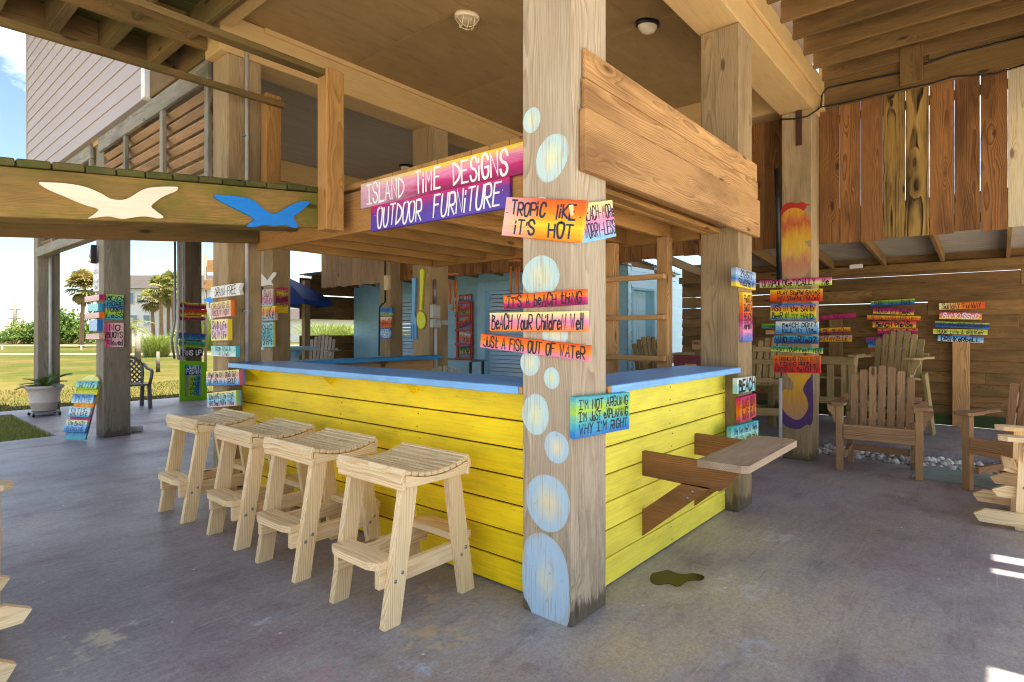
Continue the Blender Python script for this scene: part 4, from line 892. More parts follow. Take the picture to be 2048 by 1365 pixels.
# left bar post
sign('x', 2.164, .03, [(421, 575), (481, 566), (481, 590), (422, 597)], ['w', 'w'], ["DRAMA~FREE"], 'white swallowtail sign topmost on the left bar post', shape='tail', grp=GL1, fill=.7)
sign('x', 2.164, .04, [(420, 607), (461, 600), (461, 633), (421, 636)], ['ly', 'tn', 'lp'], ["CRUiSiNG iS", "ABOUT NOW"], 'thick peach sign with an orange end below the swallowtail sign', 'r', grp=GL1, edge=['o', 'do'])
sign('x', 2.164, .04, [(422, 640), (455, 638), (455, 681), (422, 682)], ['ly', 'pl', 'pl', 'ly'], ["SAND LiFe", "SALTY LiFe"], 'square pink sign with a yellow border on the left bar post', 'r', grp=GL1, edge=['y', 'y'])
sign('x', 2.164, .036, [(422, 692), (471, 693), (471, 714), (422, 713)], ['aq', 'aq', 'w'], ["GOOD TiMeS &", "TAN LiNeS"], 'pale aqua sign just above the counter end', grp=GL1, edge=['te', 'te'])
sign('x', 2.164, .05, [(412, 743), (478, 740), (478, 770), (412, 773)], ['ly', 'tn', 'lp', 'lb', 'bl'], ["WHeN The CAT GOeS OuT", "WE ARe iN A GROUP"], 'wide peach and blue sign just below the counter end', 'k', grp=GL1, edge=['do', 'bl'])
sign('x', 2.164, .05, [(414, 787), (472, 781), (472, 812), (414, 816)], ['ly', 'aq', 'lb', 'lp'], ["SOMeTHiNG iN THe WATeR", "HAS BeeN DONe TWiCe"], 'lowest pastel sign on the left bar post, behind the stools', 'k', grp=GL1, edge=['lg', 'bl'])
# grey post with the buoys sign
sign('y', 8.60, .03, [(212, 588), (248.6, 591), (246, 640), (212, 639)], ['lg', 'te', 'bl', 'lg', 'te'], ["BEACH", "MORE", "WORRY", "LeSS"], 'lime and teal striped sign on the grey post', grp=G6, fill=.9, bold=1.3)
sign('y', 8.60, .03, [(212, 646), (248, 646), (247, 695), (210, 695)], ['m', 'lp', 'lp'], ["NO", "BUOYS", "Allowed"], 'pink sign reading No buoys allowed', axis=0, grp=G6, fill=.86, bold=1.3)
for q, cs_, lb_, ed in (([(169, 594), (198, 589), (198, 601), (169, 605)], ['lp', 'tn'], 'pale pink plank, topmost of five on the side of the grey post', ['dm', 'm']), ([(176, 609), (196, 607), (196, 622), (176, 623)], ['aq', 'aq'], 'pale aqua plank on the side of the grey post', ['te', 'bl']),
                 ([(169, 628), (198, 625), (198, 636), (170, 639)], ['lp', 'tn'], 'salmon plank in the middle of five on the grey post', ['do', 'o']), ([(178, 641), (194, 640), (194, 662), (178, 662)], ['pb', 'pb'], 'pale blue square plank on the side of the grey post', ['bl', 'bl']), ([(171, 668), (198, 667), (198, 679), (172, 679)], ['tn', 'lp'], 'tan pink plank, lowest of five on the side of the grey post', ['tn', 'tn'])):
    sign('x', 2.19, .06, q, cs_, [" "], lb_, grp=G6, edge=ed)
b = sign('x', 2.19, .006, [(186.5, 528), (197.5, 526), (197.5, 582), (186.5, 584)], ['w', 'w'], ["~", "NOTiCe", "~", "24 HR", "ViDeO"], 'small white security notice with red lines on the grey post', 'r', cat='notice', name='security_notice')
# dark post over the lime frame
sign('y', 12.1, .03, [(358, 604), (412, 609), (412, 619), (358, 615)], ['y', 'dm', 'dm'], ["WHAT A SATURDAY"], 'yellow and maroon plank, topmost on the dark post', grp=G7)
sign('y', 12.1, .03, [(359, 619), (414, 620), (414, 631), (359, 630)], ['r', 'do', 'y'], ["BEACH BUMMiN"], 'red and yellow plank, second on the dark post', grp=G7)
sign('y', 12.1, .03, [(357, 632), (411, 634), (411, 641), (357, 641)], ['y', 'dm', 'm'], ["DOWN THe HATCH"], 'maroon plank, third on the dark post', grp=G7)
sign('y', 12.1, .03, [(358, 665), (411, 669), (411, 681), (358, 678)], ['vi', 'bl', 'te'], ["WHY ARe YOu NOT OuT", "WHAT'S YOuR POiNT"], 'violet and blue plank on the dark post', grp=G7)
sign('y', 12.1, .03, [(358, 681), (410, 685), (410, 697), (358, 693)], ['te', 'g', 'lg'], ["TOeS iN THe WATeR", "ASS iN THe SAND"], 'green and lime plank on the dark post', grp=G7)
sign('y', 12.1, .03, [(362, 700), (406, 699), (406, 712), (362, 713)], ['bk', 'bk'], ["FiNS UP"], 'black plank reading Fins up in white', 'w', grp=G7, bold=1.3)
# rear posts
sign('x', 4.43, .03, [(524, 580), (545, 578), (545, 612), (524, 613)], ['lp', 'tn', 'pk', 'pb'], ["SuN", "SAND"], 'pink and blue plank under the small white seagull', grp=G8)
sign('x', 4.43, .05, [(524, 614), (550, 612), (550, 641), (524, 642)], ['y', 'o', 'tn', 'pb'], ["LAKe"], 'yellow, orange and blue plank below the small white seagull', grp=G8)
sign('x', 4.43, .04, [(524, 646), (546, 645), (546, 694), (524, 695)], ['aq', 'te', 'aq'], ["SHiP", "SHAPe"], 'tall aqua plank with a yellow edge on the rear post', grp=G8, edge=['ly', 'y'])
sign('y', 8.66, .02, [(554, 574), (577, 576), (576, 627), (553, 626)], ['m', 'y', 'dm', 'dm', 'y', 'y'], ["RiNSe", "SALTY", "NAPS", "RePeAT", "~"], 'magenta and yellow upright sign beside the umbrella', grp=G8)
sign('x', 6.70, .03, [(760, 616), (784, 616), (784, 631), (760, 632)], ['bl', 'bl', 'lg'], ["WATeR", "LeVeL"], 'blue and lime sign, topmost of three beyond the bar', grp=G8)
sign('x', 6.70, .03, [(760, 635), (782, 634), (782, 655), (760, 656)], ['w', 'o', 'r', 'o'], ["LiFe iS"], 'white and orange sign, middle of three beyond the bar', grp=G8)
sign('x', 6.70, .03, [(760, 658), (781, 657), (781, 677), (760, 678)], ['bl', 'lb', 'bl'], ["GOOD", "ViBeS"], 'blue sign reading Good vibes in white', 'w', grp=G8, bold=1.2)
# right bar post
sign('y', 1.476, .036, [(1472, 533), (1512, 547), (1512, 580), (1472, 573)], ['gr', 'pb', 'bl', 'y'], ["29.4572", "94.6396 W"], 'grey blue sign with map coordinates on the right bar post', grp=G2, bold=1.3, ext=(.0, 0))
sign('y', 1.476, .03, [(1486, 585), (1505, 586), (1505, 683), (1487, 684)], ['y', 'o', 'do', 'm', 'pk', 'bl'], ["FieSTA", "SieSTA", "BEACH", "RePeAT", "~"], 'tall rainbow sign with five stacked words on the right bar post', grp=G2, bold=1.2)
sign('y', 1.476, .036, [(1475, 758), (1511, 752), (1511, 782), (1475, 788)], ['w', 'aq', 'aq'], ["BEACH"], 'white and aqua sign reading Beach on the right bar post', grp=G2, bold=1.6)
sign('y', 1.476, .036, [(1481, 797), (1512, 787), (1513, 834), (1482, 845)], ['m', 'do', 'o', 'm'], ["SuNS OUT", "BuNS OUT"], 'magenta and orange sign above the fold-out shelf', 'r', grp=G2, bold=1.4)
sign('y', 1.476, .036, [(1462, 858), (1517, 839), (1517, 878), (1464, 892)], ['te', 'aq', 'lg'], ["THe WeATHeR iS HeRe", "WiSH YOu WeRe HeRe"], 'aqua and lime sign just behind the fold-out shelf', grp=G2)
# seahorse post
def s4(q, cs_, ln, lb_, **k): sign('x', 6.524, .022, q, cs_, ln, lb_, grp=GRR, **k)
s4([(1519, 561), (1663, 554), (1663, 570), (1519, 577)], ['m', 'pk', 'ly', 'lg'], ["UNAPOLOGeTiCALLY  Me"], 'pink and lime sign, topmost on the seahorse post', bold=1.2, fill=.92)
s4([(1540, 580), (1644, 578), (1644, 602), (1540, 604)], ['y', 'o', 'do', 'r'], ["PLAY StuPid GAMeS", "WiN StuPid PRiZeS"], 'orange sign about stupid games on the seahorse post', bold=1.2, x0=.05, fill=.8)
s4([(1541, 608), (1632, 608), (1631, 641), (1540, 641)], ['bl', 'o', 'y', 'lg', 'bl'], ["ASS iN the SAND", "BeeR iN MY HAND"], 'blue and yellow sign about sand and beer on the seahorse post', bold=1.2, fill=.9)
s4([(1551, 643), (1637, 644), (1637, 669), (1551, 668)], ['w', 'lb', 'bl'], ["BeACH DON'T", "KiLL MY ViBe"], 'white and blue sign about a vibe on the seahorse post', bold=1.2, x0=.06, fill=.78)
s4([(1548, 671.5), (1636, 671.5), (1636, 688), (1548, 687)], ['te', 'bl', 'db'], ["WHO FARTeD?"], 'deep blue sign ending in a question mark on the seahorse post', bold=1.4, fill=.9)
s4([(1542, 692), (1645, 697), (1645, 708), (1542, 703)], ['te', 'g', 'lg', 'ly'], ["WASH YOuR FeeT TOO"], 'narrow tilted green sign about feet on the seahorse post', bold=1.2, fill=.92)
s4([(1548, 711), (1641, 712), (1641, 747), (1547, 746)], ['o', 'do', 'r', 'r'], ["A DRiNKiNG TOWN WiTH", "A FiSHiNG PROBLeM", "CRYSTAL BeACH TX"], 'red orange three-line sign, lowest on the seahorse post', bold=1.2, fill=.92)
# planks on the back fence
def sf(q, cs_, ln, lb_, ink='k', **k): sign('x', 9.60, .022, q, cs_, ln, lb_, ink, grp=GB, **k)
sf([(1741, 603), (1829, 597.5), (1829.5, 609), (1742, 614)], ['lg', 'g', 'bl', 'db'], ["SORRY We're dRuNK"], 'lime and blue plank, topmost of the middle stack on the fence')
sf([(1746, 616), (1828, 618), (1828, 631), (1746, 627)], ['dm', 'm', 'y'], ["HOLD MY BeeR"], 'maroon and yellow plank, second in the middle stack on the fence')
sf([(1734, 631), (1841, 633), (1841, 642), (1734, 640)], ['y', 'o', 'r'], ["DO YOu WANNA HOOK UP?"], 'long yellow orange plank, third in the middle stack on the fence', 'r')
sf([(1745, 643), (1832, 643), (1832, 655.5), (1745, 655.5)], ['m', 'o', 'y'], ["BeACH PleASe"], 'magenta and yellow plank, fourth in the middle stack on the fence', bold=1.5)
sf([(1755, 657.5), (1836, 657.5), (1836, 669.5), (1755, 669.5)], ['o', 'm', 'dm'], ["I WOuLD BuT"], 'orange and maroon plank, fifth in the middle stack on the fence')
sf([(1732, 675), (1836, 671), (1836, 682), (1732, 686)], ['m', 'pu', 'bl'], ["LeT'S SHOOT GuNS BiTCHeS"], 'purple plank just above the tall chair back')
sf([(1736, 687), (1848, 691.5), (1848, 701), (1736, 697.5)], ['bl', 'te', 'r'], ["I'M NOT HeRe FOR THe RAiN"], 'blue and red plank half hidden by the tall chair back')
sf([(1878, 607), (1970, 604), (1970, 617), (1878, 620)], ['ly', 'o', 'do'], ["SuNdAY FuNdAY"], 'yellow to orange plank, topmost of the right stack on the fence', axis=0, bold=1.3)
sf([(1878.5, 625), (1964, 626), (1963, 640), (1878.5, 638)], ['r', 'pk', 'o', 'y'], ["SuNKiSSeD"], 'pink and yellow plank with white writing on the fence', 'w', bold=1.3)
sf([(1870, 642), (1979, 648), (1978, 657.5), (1869, 655)], ['lg', 'db', 'db', 'bl'], ["ALL SHe dOeS iS BeACH"], 'lime and navy plank, third in the right stack on the fence')
sf([(1866, 658), (1975, 660), (1975, 670), (1866, 668)], ['y', 'lg', 'ly'], ["HOOK LiNe & dRiNKeR"], 'lime yellow plank, fourth in the right stack on the fence')
sf([(1876, 670.5), (1967, 674), (1967, 687), (1875, 682)], ['bl', 'lb', 'w'], ["DRiNKeRbeLL"], 'blue and white plank, lowest of the right stack on the fence', bold=1.3)
sf([(1600, 635), (1711, 626.5), (1711, 636), (1600, 645)], ['m', 'm', 'dm'], ["MY dOG iS BEACH"], 'pink plank, topmost of the left stack on the fence')
sf([(1600, 658), (1700, 655), (1701, 665), (1600, 669)], ['y', 'o', 'dm'], ["ALWAYS BE BEACH"], 'orange and maroon plank, second of the left stack on the fence')
sf([(1600, 672), (1704, 671.5), (1704, 683), (1600, 684)], ['pl', 'o', 'y'], ["MARGARITAVILLE"], 'yellow orange plank, lowest of the left stack on the fence', bold=1.2)
sf([(1523, 648), (1596, 648), (1596, 658), (1523, 657)], ['lg', 'g', 'te'], ["WeLCOMe"], 'green plank whose left end shows beside the seahorse post')
sf([(1531, 660), (1596, 660), (1596, 669), (1531, 669)], ['o', 'tn', 'lp'], ["SuNNY"], 'salmon plank whose left end shows beside the seahorse post')
sf([(1531, 686), (1596, 687), (1596, 694), (1531, 693)], ['r', 'dm'], ["SALT"], 'dark red plank low beside the seahorse post')
sf([(1699, 530), (1725, 528), (1725, 536), (1699, 538)], ['w', 'w'], [" "], 'small blank white plate high on the plank fence', name='plate', cat='plate')
# ------------------------------------------------------------------ bar stools
def stool(label):
    T = thing('bar_stool', label, 'stool', group='fresh pine bar stools in front of the yellow bar')
    P = WOOD['pine']; hs = .725
    prof = lambda x: hs - .008 - .038 * (1 - (x / .205) ** 2) + (.0 if abs(x) < .19 else -.006)
    b = MB(); n = 10
    for i in range(n):
        xa = -.205 + .41 * i / n; xm = xa + .0205; za, zb = prof(xa), prof(xa + .041); d = V(.041, 0, zb - za).normalized()
        b.ob((xm, R.uniform(-.002, .002), (za + zb) / 2 - .010), (0, 1, 0), d, V(-d.z, 0, d.x), .525, .0372, .021, .005)
    b.ob((-.214, 0, .672), (0, 1, 0), (0, 0, 1), (-1, 0, 0), .525, .042, .022, .006); b.ob((.214, 0, .672), (0, 1, 0), (0, 0, 1), (1, 0, 0), .525, .042, .022, .006)
    b.ob((-.207, 0, .702), (0, 1, 0), (.5, 0, .86), (-.86, 0, .5), .525, .034, .021, .005); b.ob((.207, 0, .702), (0, 1, 0), (-.5, 0, .86), (.86, 0, .5), .525, .034, .021, .005)
    b.build('seat', P, T)
    arc = [(-.20 + .40 * k / 16, prof(-.20 + .40 * k / 16) - .024) for k in range(17)]
    for sy in (-1, 1):
        b = MB(); pts = [(-.200, .655), (-.192, .628), (.192, .628), (.200, .655)] + arc[::-1]
        b.prism(pts, (0, sy * .242 + .019, 0), (1, 0, 0), (0, 0, 1), (0, -1, 0), .038); b.build('seat_side', P, T)
    for sx in (-1, 1):
        b = MB(); b.ob((sx * .205, 0, .64), (0, 1, 0), (0, 0, 1), (sx, 0, 0), .525, .045, .02, .005); b.build('apron', P, T)
    for sx in (-1, 1):
        for sy in (-1, 1):
            b = MB(); tp, bt = sx * .135, sx * .245; w_ = .045
            y = sy * .204
            b.prism([(bt - w_, 0), (bt + w_, 0), (tp + w_, .66), (tp - w_, .66)], (0, y + .019, 0), (1, 0, 0), (0, 0, 1), (0, -1, 0), .038, 0, 1)
            lg = b.build('leg', P, T)
            b = MB()
            for (bx, bz) in ((.018, .235), (-.018, .205)):
                xx = tp + (bt - tp) * (1 - bz / .66) + bx
                b.lathe([(0, .006), (.006, .0055), (.009, .002), (.009, -.001)], (xx, y + sy * .019, bz), 10, U=(1, 0, 0), Vv=(0, 0, -sy), N=(0, sy, 0))
            b.build('bolt', MET['bolt'], lg)
    for sx in (-1, 1):
        xf = sx * .235; b = MB()
        if sx < 0: b.prism([(-.19, -.06), (-.185, .045), (.185, .045), (.19, -.06), (.13, -.085), (-.13, -.085)], (xf, 0, .262), (0, 1, 0), (1, 0, 0), (0, 0, 1), .036)
        else: b.prism([(-.19, .06), (-.185, -.045), (.185, -.045), (.19, .06), (.13, .085), (-.13, .085)], (xf, 0, .262), (0, 1, 0), (1, 0, 0), (0, 0, 1), .036)
        b.build('footrest', P, T)
    for sy in (-1, 1):
        b = MB(); b.ob((0, sy * .166, .215), (1, 0, 0), (0, 0, 1), (0, sy, 0), .58, .088, .036, .004); b.build('stretcher', P, T)
    return T
st = stool('fresh pine stool nearest the bubble post')
SP = [(1.885, 2.325, 0), (1.88, 3.095, .01), (1.885, 3.79, -.012), (1.86, 4.58, .015)]
st.location = (SP[0][0], SP[0][1], 0)
for (x, y, a), lb in zip(SP[1:], ('second pine stool counted from the bubble post', 'third pine stool counted from the bubble post', 'pine stool farthest from the bubble post, by the stack of pastel signs')):
    dup(st, lb, (x, y, 0), a)

# ------------------------------------------------------------------ upright garden armchairs; front is +X
def armchair(label, mat, seat_h=.44, tall=False, group=None, width=.62, backh=.58, nsl=7):
    T = thing('bar_height_armchair' if tall else 'garden_armchair', label, 'chair', group=group)
    hw = width / 2; sh = seat_h
    def pt(name, f, par=T): b = MB(); f(b); return b.build(name, mat, par)
    if not tall:
        for s in (-1, 1):
            pt('leg', lambda b: b.box(.20, .26, s * hw - .03, s * hw + .03, 0, sh + .19, .004))
            pt('leg', lambda b: b.box(-.24, -.18, s * (hw - .045) - .028, s * (hw - .045) + .028, 0, sh + .02, .004))
            pt('side_rail', lambda b: b.box(-.18, .20, s * (hw - .05) - .018, s * (hw - .05) + .018, .14, .20, .003))
        pt('stretcher', lambda b: b.box(-.22, -.20, -hw + .08, hw - .08, .13, .19, .003))
    else:
        for s in (-1, 1):
            pt('leg', lambda b: b.bar((.40, s * hw, 0), (.18, s * hw, sh + .20), .038, .09, (1, 0, .2)))
            pt('leg', lambda b: b.bar((-.42, s * hw, 0), (-.18, s * hw, sh + .02), .038, .09, (1, 0, -.2)))
            pt('side_rail', lambda b: b.box(-.33, .33, s * (hw - .04) - .018, s * (hw - .04) + .018, .30, .39, .003))
        pt('footrest', lambda b: b.box(.31, .42, -hw, hw, .31, .35, .004)); pt('stretcher', lambda b: b.box(-.36, -.32, -hw + .02, hw - .02, .31, .40, .003))
    def seat(b):
        for i in range(5):
            x = .225 - i * .088; b.ob((x, 0, sh - .004 - .012 * i), (0, 1, 0), (1, 0, .13), (-.13, 0, 1), width - .065, .083, .022, .004)
        b.ob((.262, 0, sh - .045), (0, 1, 0), (0, 0, 1), (1, 0, 0), width - .065, .085, .022, .008)
        b.ob((.258, 0, sh - .10), (0, 1, 0), (0, 0, 1), (1, 0, 0), width - .065, .055, .022, .004)
    pt('seat', seat)
    lean = V(-.22, 0, .975).normalized(); nrm = V(.975, 0, .22).normalized(); bx = V(-.19, 0, sh - .06)
    sw = (width - .13) / nsl
    for i in range(nsl):
        u = (i - (nsl - 1) / 2); y = u * sw; top = backh + .05 - .012 * u * u * (7 / nsl) ** 2
        b = MB(); w_ = sw * .42; yy = y + u * .006
        b.prism([(-w_, 0), (w_, 0), (w_ * 1.06 + u * .003, top - .012), (w_ * .6 + u * .003, top), (-w_ * .6 + u * .003, top), (-w_ * 1.06 + u * .003, top - .012)], bx + V(0, yy, 0) + nrm * .011, (0, 1, 0), lean, -nrm, .02, 0, 1)
        b.build('back_slat', mat, T)
    for k in (.06, .30, backh - .10):
        c_ = bx + lean * k - nrm * .022; pt('back_rail', lambda b: b.ob(c_, (0, 1, 0), lean, nrm, width - .10 + (.12 if k == .30 else 0), .06, .022, .003))
    za = sh + .20
    for s in (-1, 1):
        arm = [(-.30, .0), (-.30, .05), (.0, .055), (.12, .085), (.26, .085), (.30, .05), (.30, -.05), (.26, -.065), (.10, -.06), (-.02, -.02)]
        b = MB(); b.prism([(p[0], s * p[1]) for p in arm], (0, s * (hw + .01), za - .006), (1, 0, 0), (0, 1, 0), (0, 0, 1), .026); b.build('armrest', mat, T)
        b = MB(); b.prism([(0, 0), (.075, 0), (.07, -.05), (.03, -.10), (.015, -.17), (0, -.17)], (.245, s * (hw + .031), za - .008), (0, s, 0), (0, 0, 1), (-1, 0, 0), .028); b.build('arm_bracket', mat, T)
    return T
CT = armchair('oiled brown slatted armchair facing the bar beside the seahorse post', WOOD['teak'], group='oiled brown armchairs', width=.63)
CT.location = (6.56, .885, 0); CT.rotation_euler[2] = math.radians(180 + 4)
dup(CT, 'oiled brown armchair turned sideways near the plank fence', (6.29, -.18, 0), math.radians(153), 'oiled brown armchairs')
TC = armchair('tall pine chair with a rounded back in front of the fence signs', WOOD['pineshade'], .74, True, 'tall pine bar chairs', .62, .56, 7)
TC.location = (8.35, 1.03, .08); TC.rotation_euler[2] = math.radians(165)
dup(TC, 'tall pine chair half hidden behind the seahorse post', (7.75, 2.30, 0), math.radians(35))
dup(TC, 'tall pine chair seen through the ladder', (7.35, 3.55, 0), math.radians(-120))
dup(TC, 'tall pine chair just right of the ladder', (6.95, 2.95, 0), math.radians(150))
CW = armchair('white grey tall slatted chair beyond the blue counter', WOOD['greychair'], .74, True, None, .62, .56, 7)
CW.location = (6.30, 10.5, 0); CW.rotation_euler[2] = math.radians(215)
CI = armchair('low pine chair back peeking over the counter inside the bar', WOOD['pinegrey'], .44, False, None, .60, .58, 9)
CI.location = (3.72, 4.15, 0); CI.rotation_euler[2] = math.radians(205)

# ------------------------------------------------------------------ pine gliders at the edges of the picture; front is +X
def glider(label, tip=.52):
    T = thing('glider_chair', label, 'glider', group='fresh pine gliders at the edges of the floor'); P = WOOD['pine']
    def pt(name, f, par=T): b = MB(); f(b); return b.build(name, P, par)
    for s in (-1, 1):
        y = s * .27
        pt('base_rail', lambda b: b.prism([(-.42, .0), (-.42, .09), (.40, .09), (.46, .05), (.43, .0)], (0, y + s * .03 + .019, .03), (1, 0, 0), (0, 0, 1), (0, -1, 0), .038))
        pt('swing_rail', lambda b: b.prism([(-.40, .0), (-.40, .085), (tip - .08, .085), (tip, .045), (tip - .03, .0)], (0, y - s * .05 + .019, .20), (1, 0, 0), (0, 0, 1), (0, -1, 0), .038))
        lg = pt('leg', lambda b: b.prism([(.10, 0), (.24, 0), (.22, .60), (.13, .60)], (0, y + .019 - s * .01, 0), (1, 0, 0), (0, 0, 1), (0, -1, 0), .038, 0, 1))
        b = MB()
        for (bx, bz) in ((.15, .07), (.19, .06), (.15, .30), (.19, .29)):
            b.lathe([(0, .008), (.008, .007), (.011, .002), (.011, -.001)], (bx, y - s * .01 + s * .019, bz), 10, U=(1, 0, 0), Vv=(0, 0, -s), N=(0, s, 0))
        b.build('bolt', MET['bolt'], lg)
        pt('armrest', lambda b: b.prism([(-.32, -.05), (-.32, .05), (.28, .07), (.33, .045), (.33, -.045), (.28, -.07)], (0, y, .602), (1, 0, 0), (0, 1, 0), (0, 0, 1), .03))
        pt('arm_bracket', lambda b: b.prism([(0, 0), (.07, 0), (.0, -.14)], (.20, y + s * .02, .60), (0, s, 0), (0, 0, 1), (-1, 0, 0), .03))
        pt('leg', lambda b: b.prism([(-.34, 0), (-.22, 0), (-.24, .58), (-.32, .58)], (0, y + .019 - s * .01, 0), (1, 0, 0), (0, 0, 1), (0, -1, 0), .038, 0, 1))
    def seat(b):
        for i in range(6): b.ob((.26 - .085 * i, 0, .39 - .018 * i), (0, 1, 0), (1, 0, .2), (-.2, 0, 1), .50, .08, .022, .004)
    pt('seat', seat)
    for i in range(5):
        y = (i - 2) * .095; b = MB(); b.ob((-.335, y, .62 - .008 * (i - 2) ** 2), (-.35, 0, .94), (0, 1, 0), (.94, 0, .35), .66, .085, .02, .004); b.build('back_slat', P, T)
    return T
G = glider('pine glider cut off by the right edge of the picture', .36); G.location = (5.47, -.31, 0); G.rotation_euler[2] = math.radians(92)
G2 = glider('pine glider whose front rail pokes in at the lower left corner'); G2.location = (-.01, 3.17, 0)
dup(CI, 'pine armchair barely showing an arm tip at the left edge', (.23, 3.79, 0), 0)

# ------------------------------------------------------------------ brown resin chair with a lattice back; front is +X
T = thing('plastic_chair', 'brown plastic chair with a lattice back on the slab edge', 'chair', (3.33, 11.55, 0), math.radians(-96)); M = MET['resin']
for s in (-1, 1):
    b = MB(); b.bar((.24, s * .26, 0), (.20, s * .25, .42), .06, .05, (1, 0, 0)); b.build('leg', M, T)
    b = MB(); b.bar((-.27, s * .23, 0), (-.20, s * .23, .42), .06, .05, (1, 0, 0)); b.build('leg', M, T)
    b = MB(); b.tube([(.20, s * .26, .42), (.235, s * .28, .55), (.23, s * .29, .635), (.14, s * .295, .66), (-.08, s * .28, .68), (-.22, s * .25, .76)], .026, 8); b.build('armrest', M, T)
b = MB(); b.prism(catmull([(.25, .24), (.27, 0), (.25, -.24), (.0, -.25), (-.22, -.23), (-.22, .23), (.0, .25)], 4), (0, 0, .40), (1, 0, 0), (0, 1, 0), (0, 0, 1), .03); b.build('seat', M, T)
b = MB(); rim = catmull([(-.22, 0), (-.24, .2), (-.22, .36), (-.12, .45), (0, .475), (.12, .45), (.22, .36), (.24, .2), (.22, 0)], 4, False)
bk = lambda p: V(-.20 - .22 * p[1], p[0], .41 + p[1])
b.tube([bk(p) for p in rim], .024, 8)
for k in range(-6, 7):
    for sg in (-1, 1):
        seg = [(k * .075 + sg * t, t * 1.25 + .02) for t in (x * .02 for x in range(0, 19))]
        seg = [p for p in seg if abs(p[0]) < .225 and p[1] < .455 - 1.6 * p[0] ** 2]
        if len(seg) > 2: b.bar(bk(seg[0]), bk(seg[-1]), .026, .012, (1, 0, .2), .002)
b.build('backrest', M, T)

# ------------------------------------------------------------------ potted cycad on a wheeled stand
T = thing('potted_cycad', 'cycad in a stone coloured pot on a wheeled stand', 'potted plant', (2.17, 11.62, 0)); T.scale = (.74, .74, .92); M = MET['pot']
b = MB(); b.lathe([(0, .09), (.20, .09), (.215, .10), (.24, .22), (.262, .23), (.262, .25), (.25, .255), (.285, .42), (.30, .46), (.335, .475), (.35, .50), (.335, .525), (.31, .52), (.295, .50), (.28, .46), (0, .44)], (0, 0, 0), 32); b.build('pot', M, T)
b = MB(); b.lathe([(0, .462), (.283, .465)], (0, 0, 0), 20); b.build('soil', MET['soil'], T)
b = MB(); b.box(-.24, .24, -.24, .24, .06, .085, .01); pl_ = b.build('plant_stand', MET['galv'], T)
for (x, y) in ((-.22, -.22), (.22, -.22), (.22, .22), (-.22, .22)):
    b = MB(); b.lathe([(0, -.014), (.028, -.014), (.028, .014), (0, .014)], (x, y, .030), 14, U=(1, 0, 0), Vv=(0, 0, 1), N=(0, -1, 0)); b.build('wheel', MET['black'], pl_)
M_CYC = leafmat('cycad_leaves', [srgb(40, 72, 20), srgb(66, 104, 30), srgb(110, 140, 50)], .4, .15)
b = MB(); Rc = random.Random(5)
for k in range(15):
    a = k * 2.4 + Rc.uniform(-.2, .2); L_ = Rc.uniform(.42, .60); el = Rc.uniform(.30, .9)
    pts = []; p = V(0, 0, .47); e = el
    for i in range(15):
        pts.append(p.copy()); p = p + V(math.cos(a) * math.cos(e), math.sin(a) * math.cos(e), math.sin(e)) * (L_ / 14); e -= .055
    b.tube(pts, .005, 4)
    sd_ = V(-math.sin(a), math.cos(a), 0)
    for i in range(2, 15):
        d = (pts[i] - pts[i - 1]).normalized(); ll = .13 * math.sin(math.pi * (i + 1) / 17) + .02
        for s in (-1, 1):
            for q in (0, .5):
                bs_ = pts[i] - d * (q * L_ / 14); tip = bs_ + (sd_ * s * .85 + d * .5 + V(0, 0, .18)).normalized() * ll
                b.tri(bs_ - d * .008, bs_ + d * .008, tip, 0, Rc.random())
b.build('fronds', M_CYC, T)

# ------------------------------------------------------------------ small things hung on the posts
def pt3(c_, f): b = MB(); f(b); return b
# fork and spoon (front faces -X)
def flat(pix, x, th, mat, name, par):
    q = [onx(a, c_, x) for a, c_ in pix]; o0 = q[0]
    b = MB(); b.prism([(-(p.y - o0.y), p.z - o0.z) for p in q], V(x, o0.y, o0.z), (0, -1, 0), (0, 0, 1), (-1, 0, 0), th, 0, 1)
    return b.build(name, mat, par)
T = thing('giant_fork', 'giant wooden fork painted blue on the rear bar post', 'fork', (4.42, 5.2, 1.2), world=True)
flat([(826.5, 557), (834, 557), (833, 610), (831.5, 628), (835, 638), (835.5, 650), (823.5, 650), (824.5, 638), (827, 628)], 4.428, .022, PNT['fork'], 'handle', T)
for k in range(4):
    x0 = 823.2 + k * 3.3; flat([(x0 + .2, 649.8), (x0 + 2.2, 649.8), (x0 + 1.6, 678), (x0 + .0, 678)], 4.428, .02, PNT['fork'], 'tine', T)
T = thing('giant_spoon', 'giant wooden spoon painted lime on the rear bar post', 'spoon', (4.42, 5.1, 1.3), world=True)
flat([(843, 541), (847, 538), (850, 541), (848.5, 580), (846, 606), (846, 620), (841.5, 620), (842, 606), (842.5, 580)], 4.428, .022, PNT['spoon'], 'handle', T)
c_ = onx(844.5, 641, 4.428); b = MB(); b.lathe([(0, .010), (.03, .012), (.048, .022), (.052, .02), (.050, .0), (0, .0)], c_, 24, U=(0, -1.5, 0), Vv=(0, .10, 2.0), N=(-1, 0, 0)); b.build('bowl', PNT['spoon'], T)
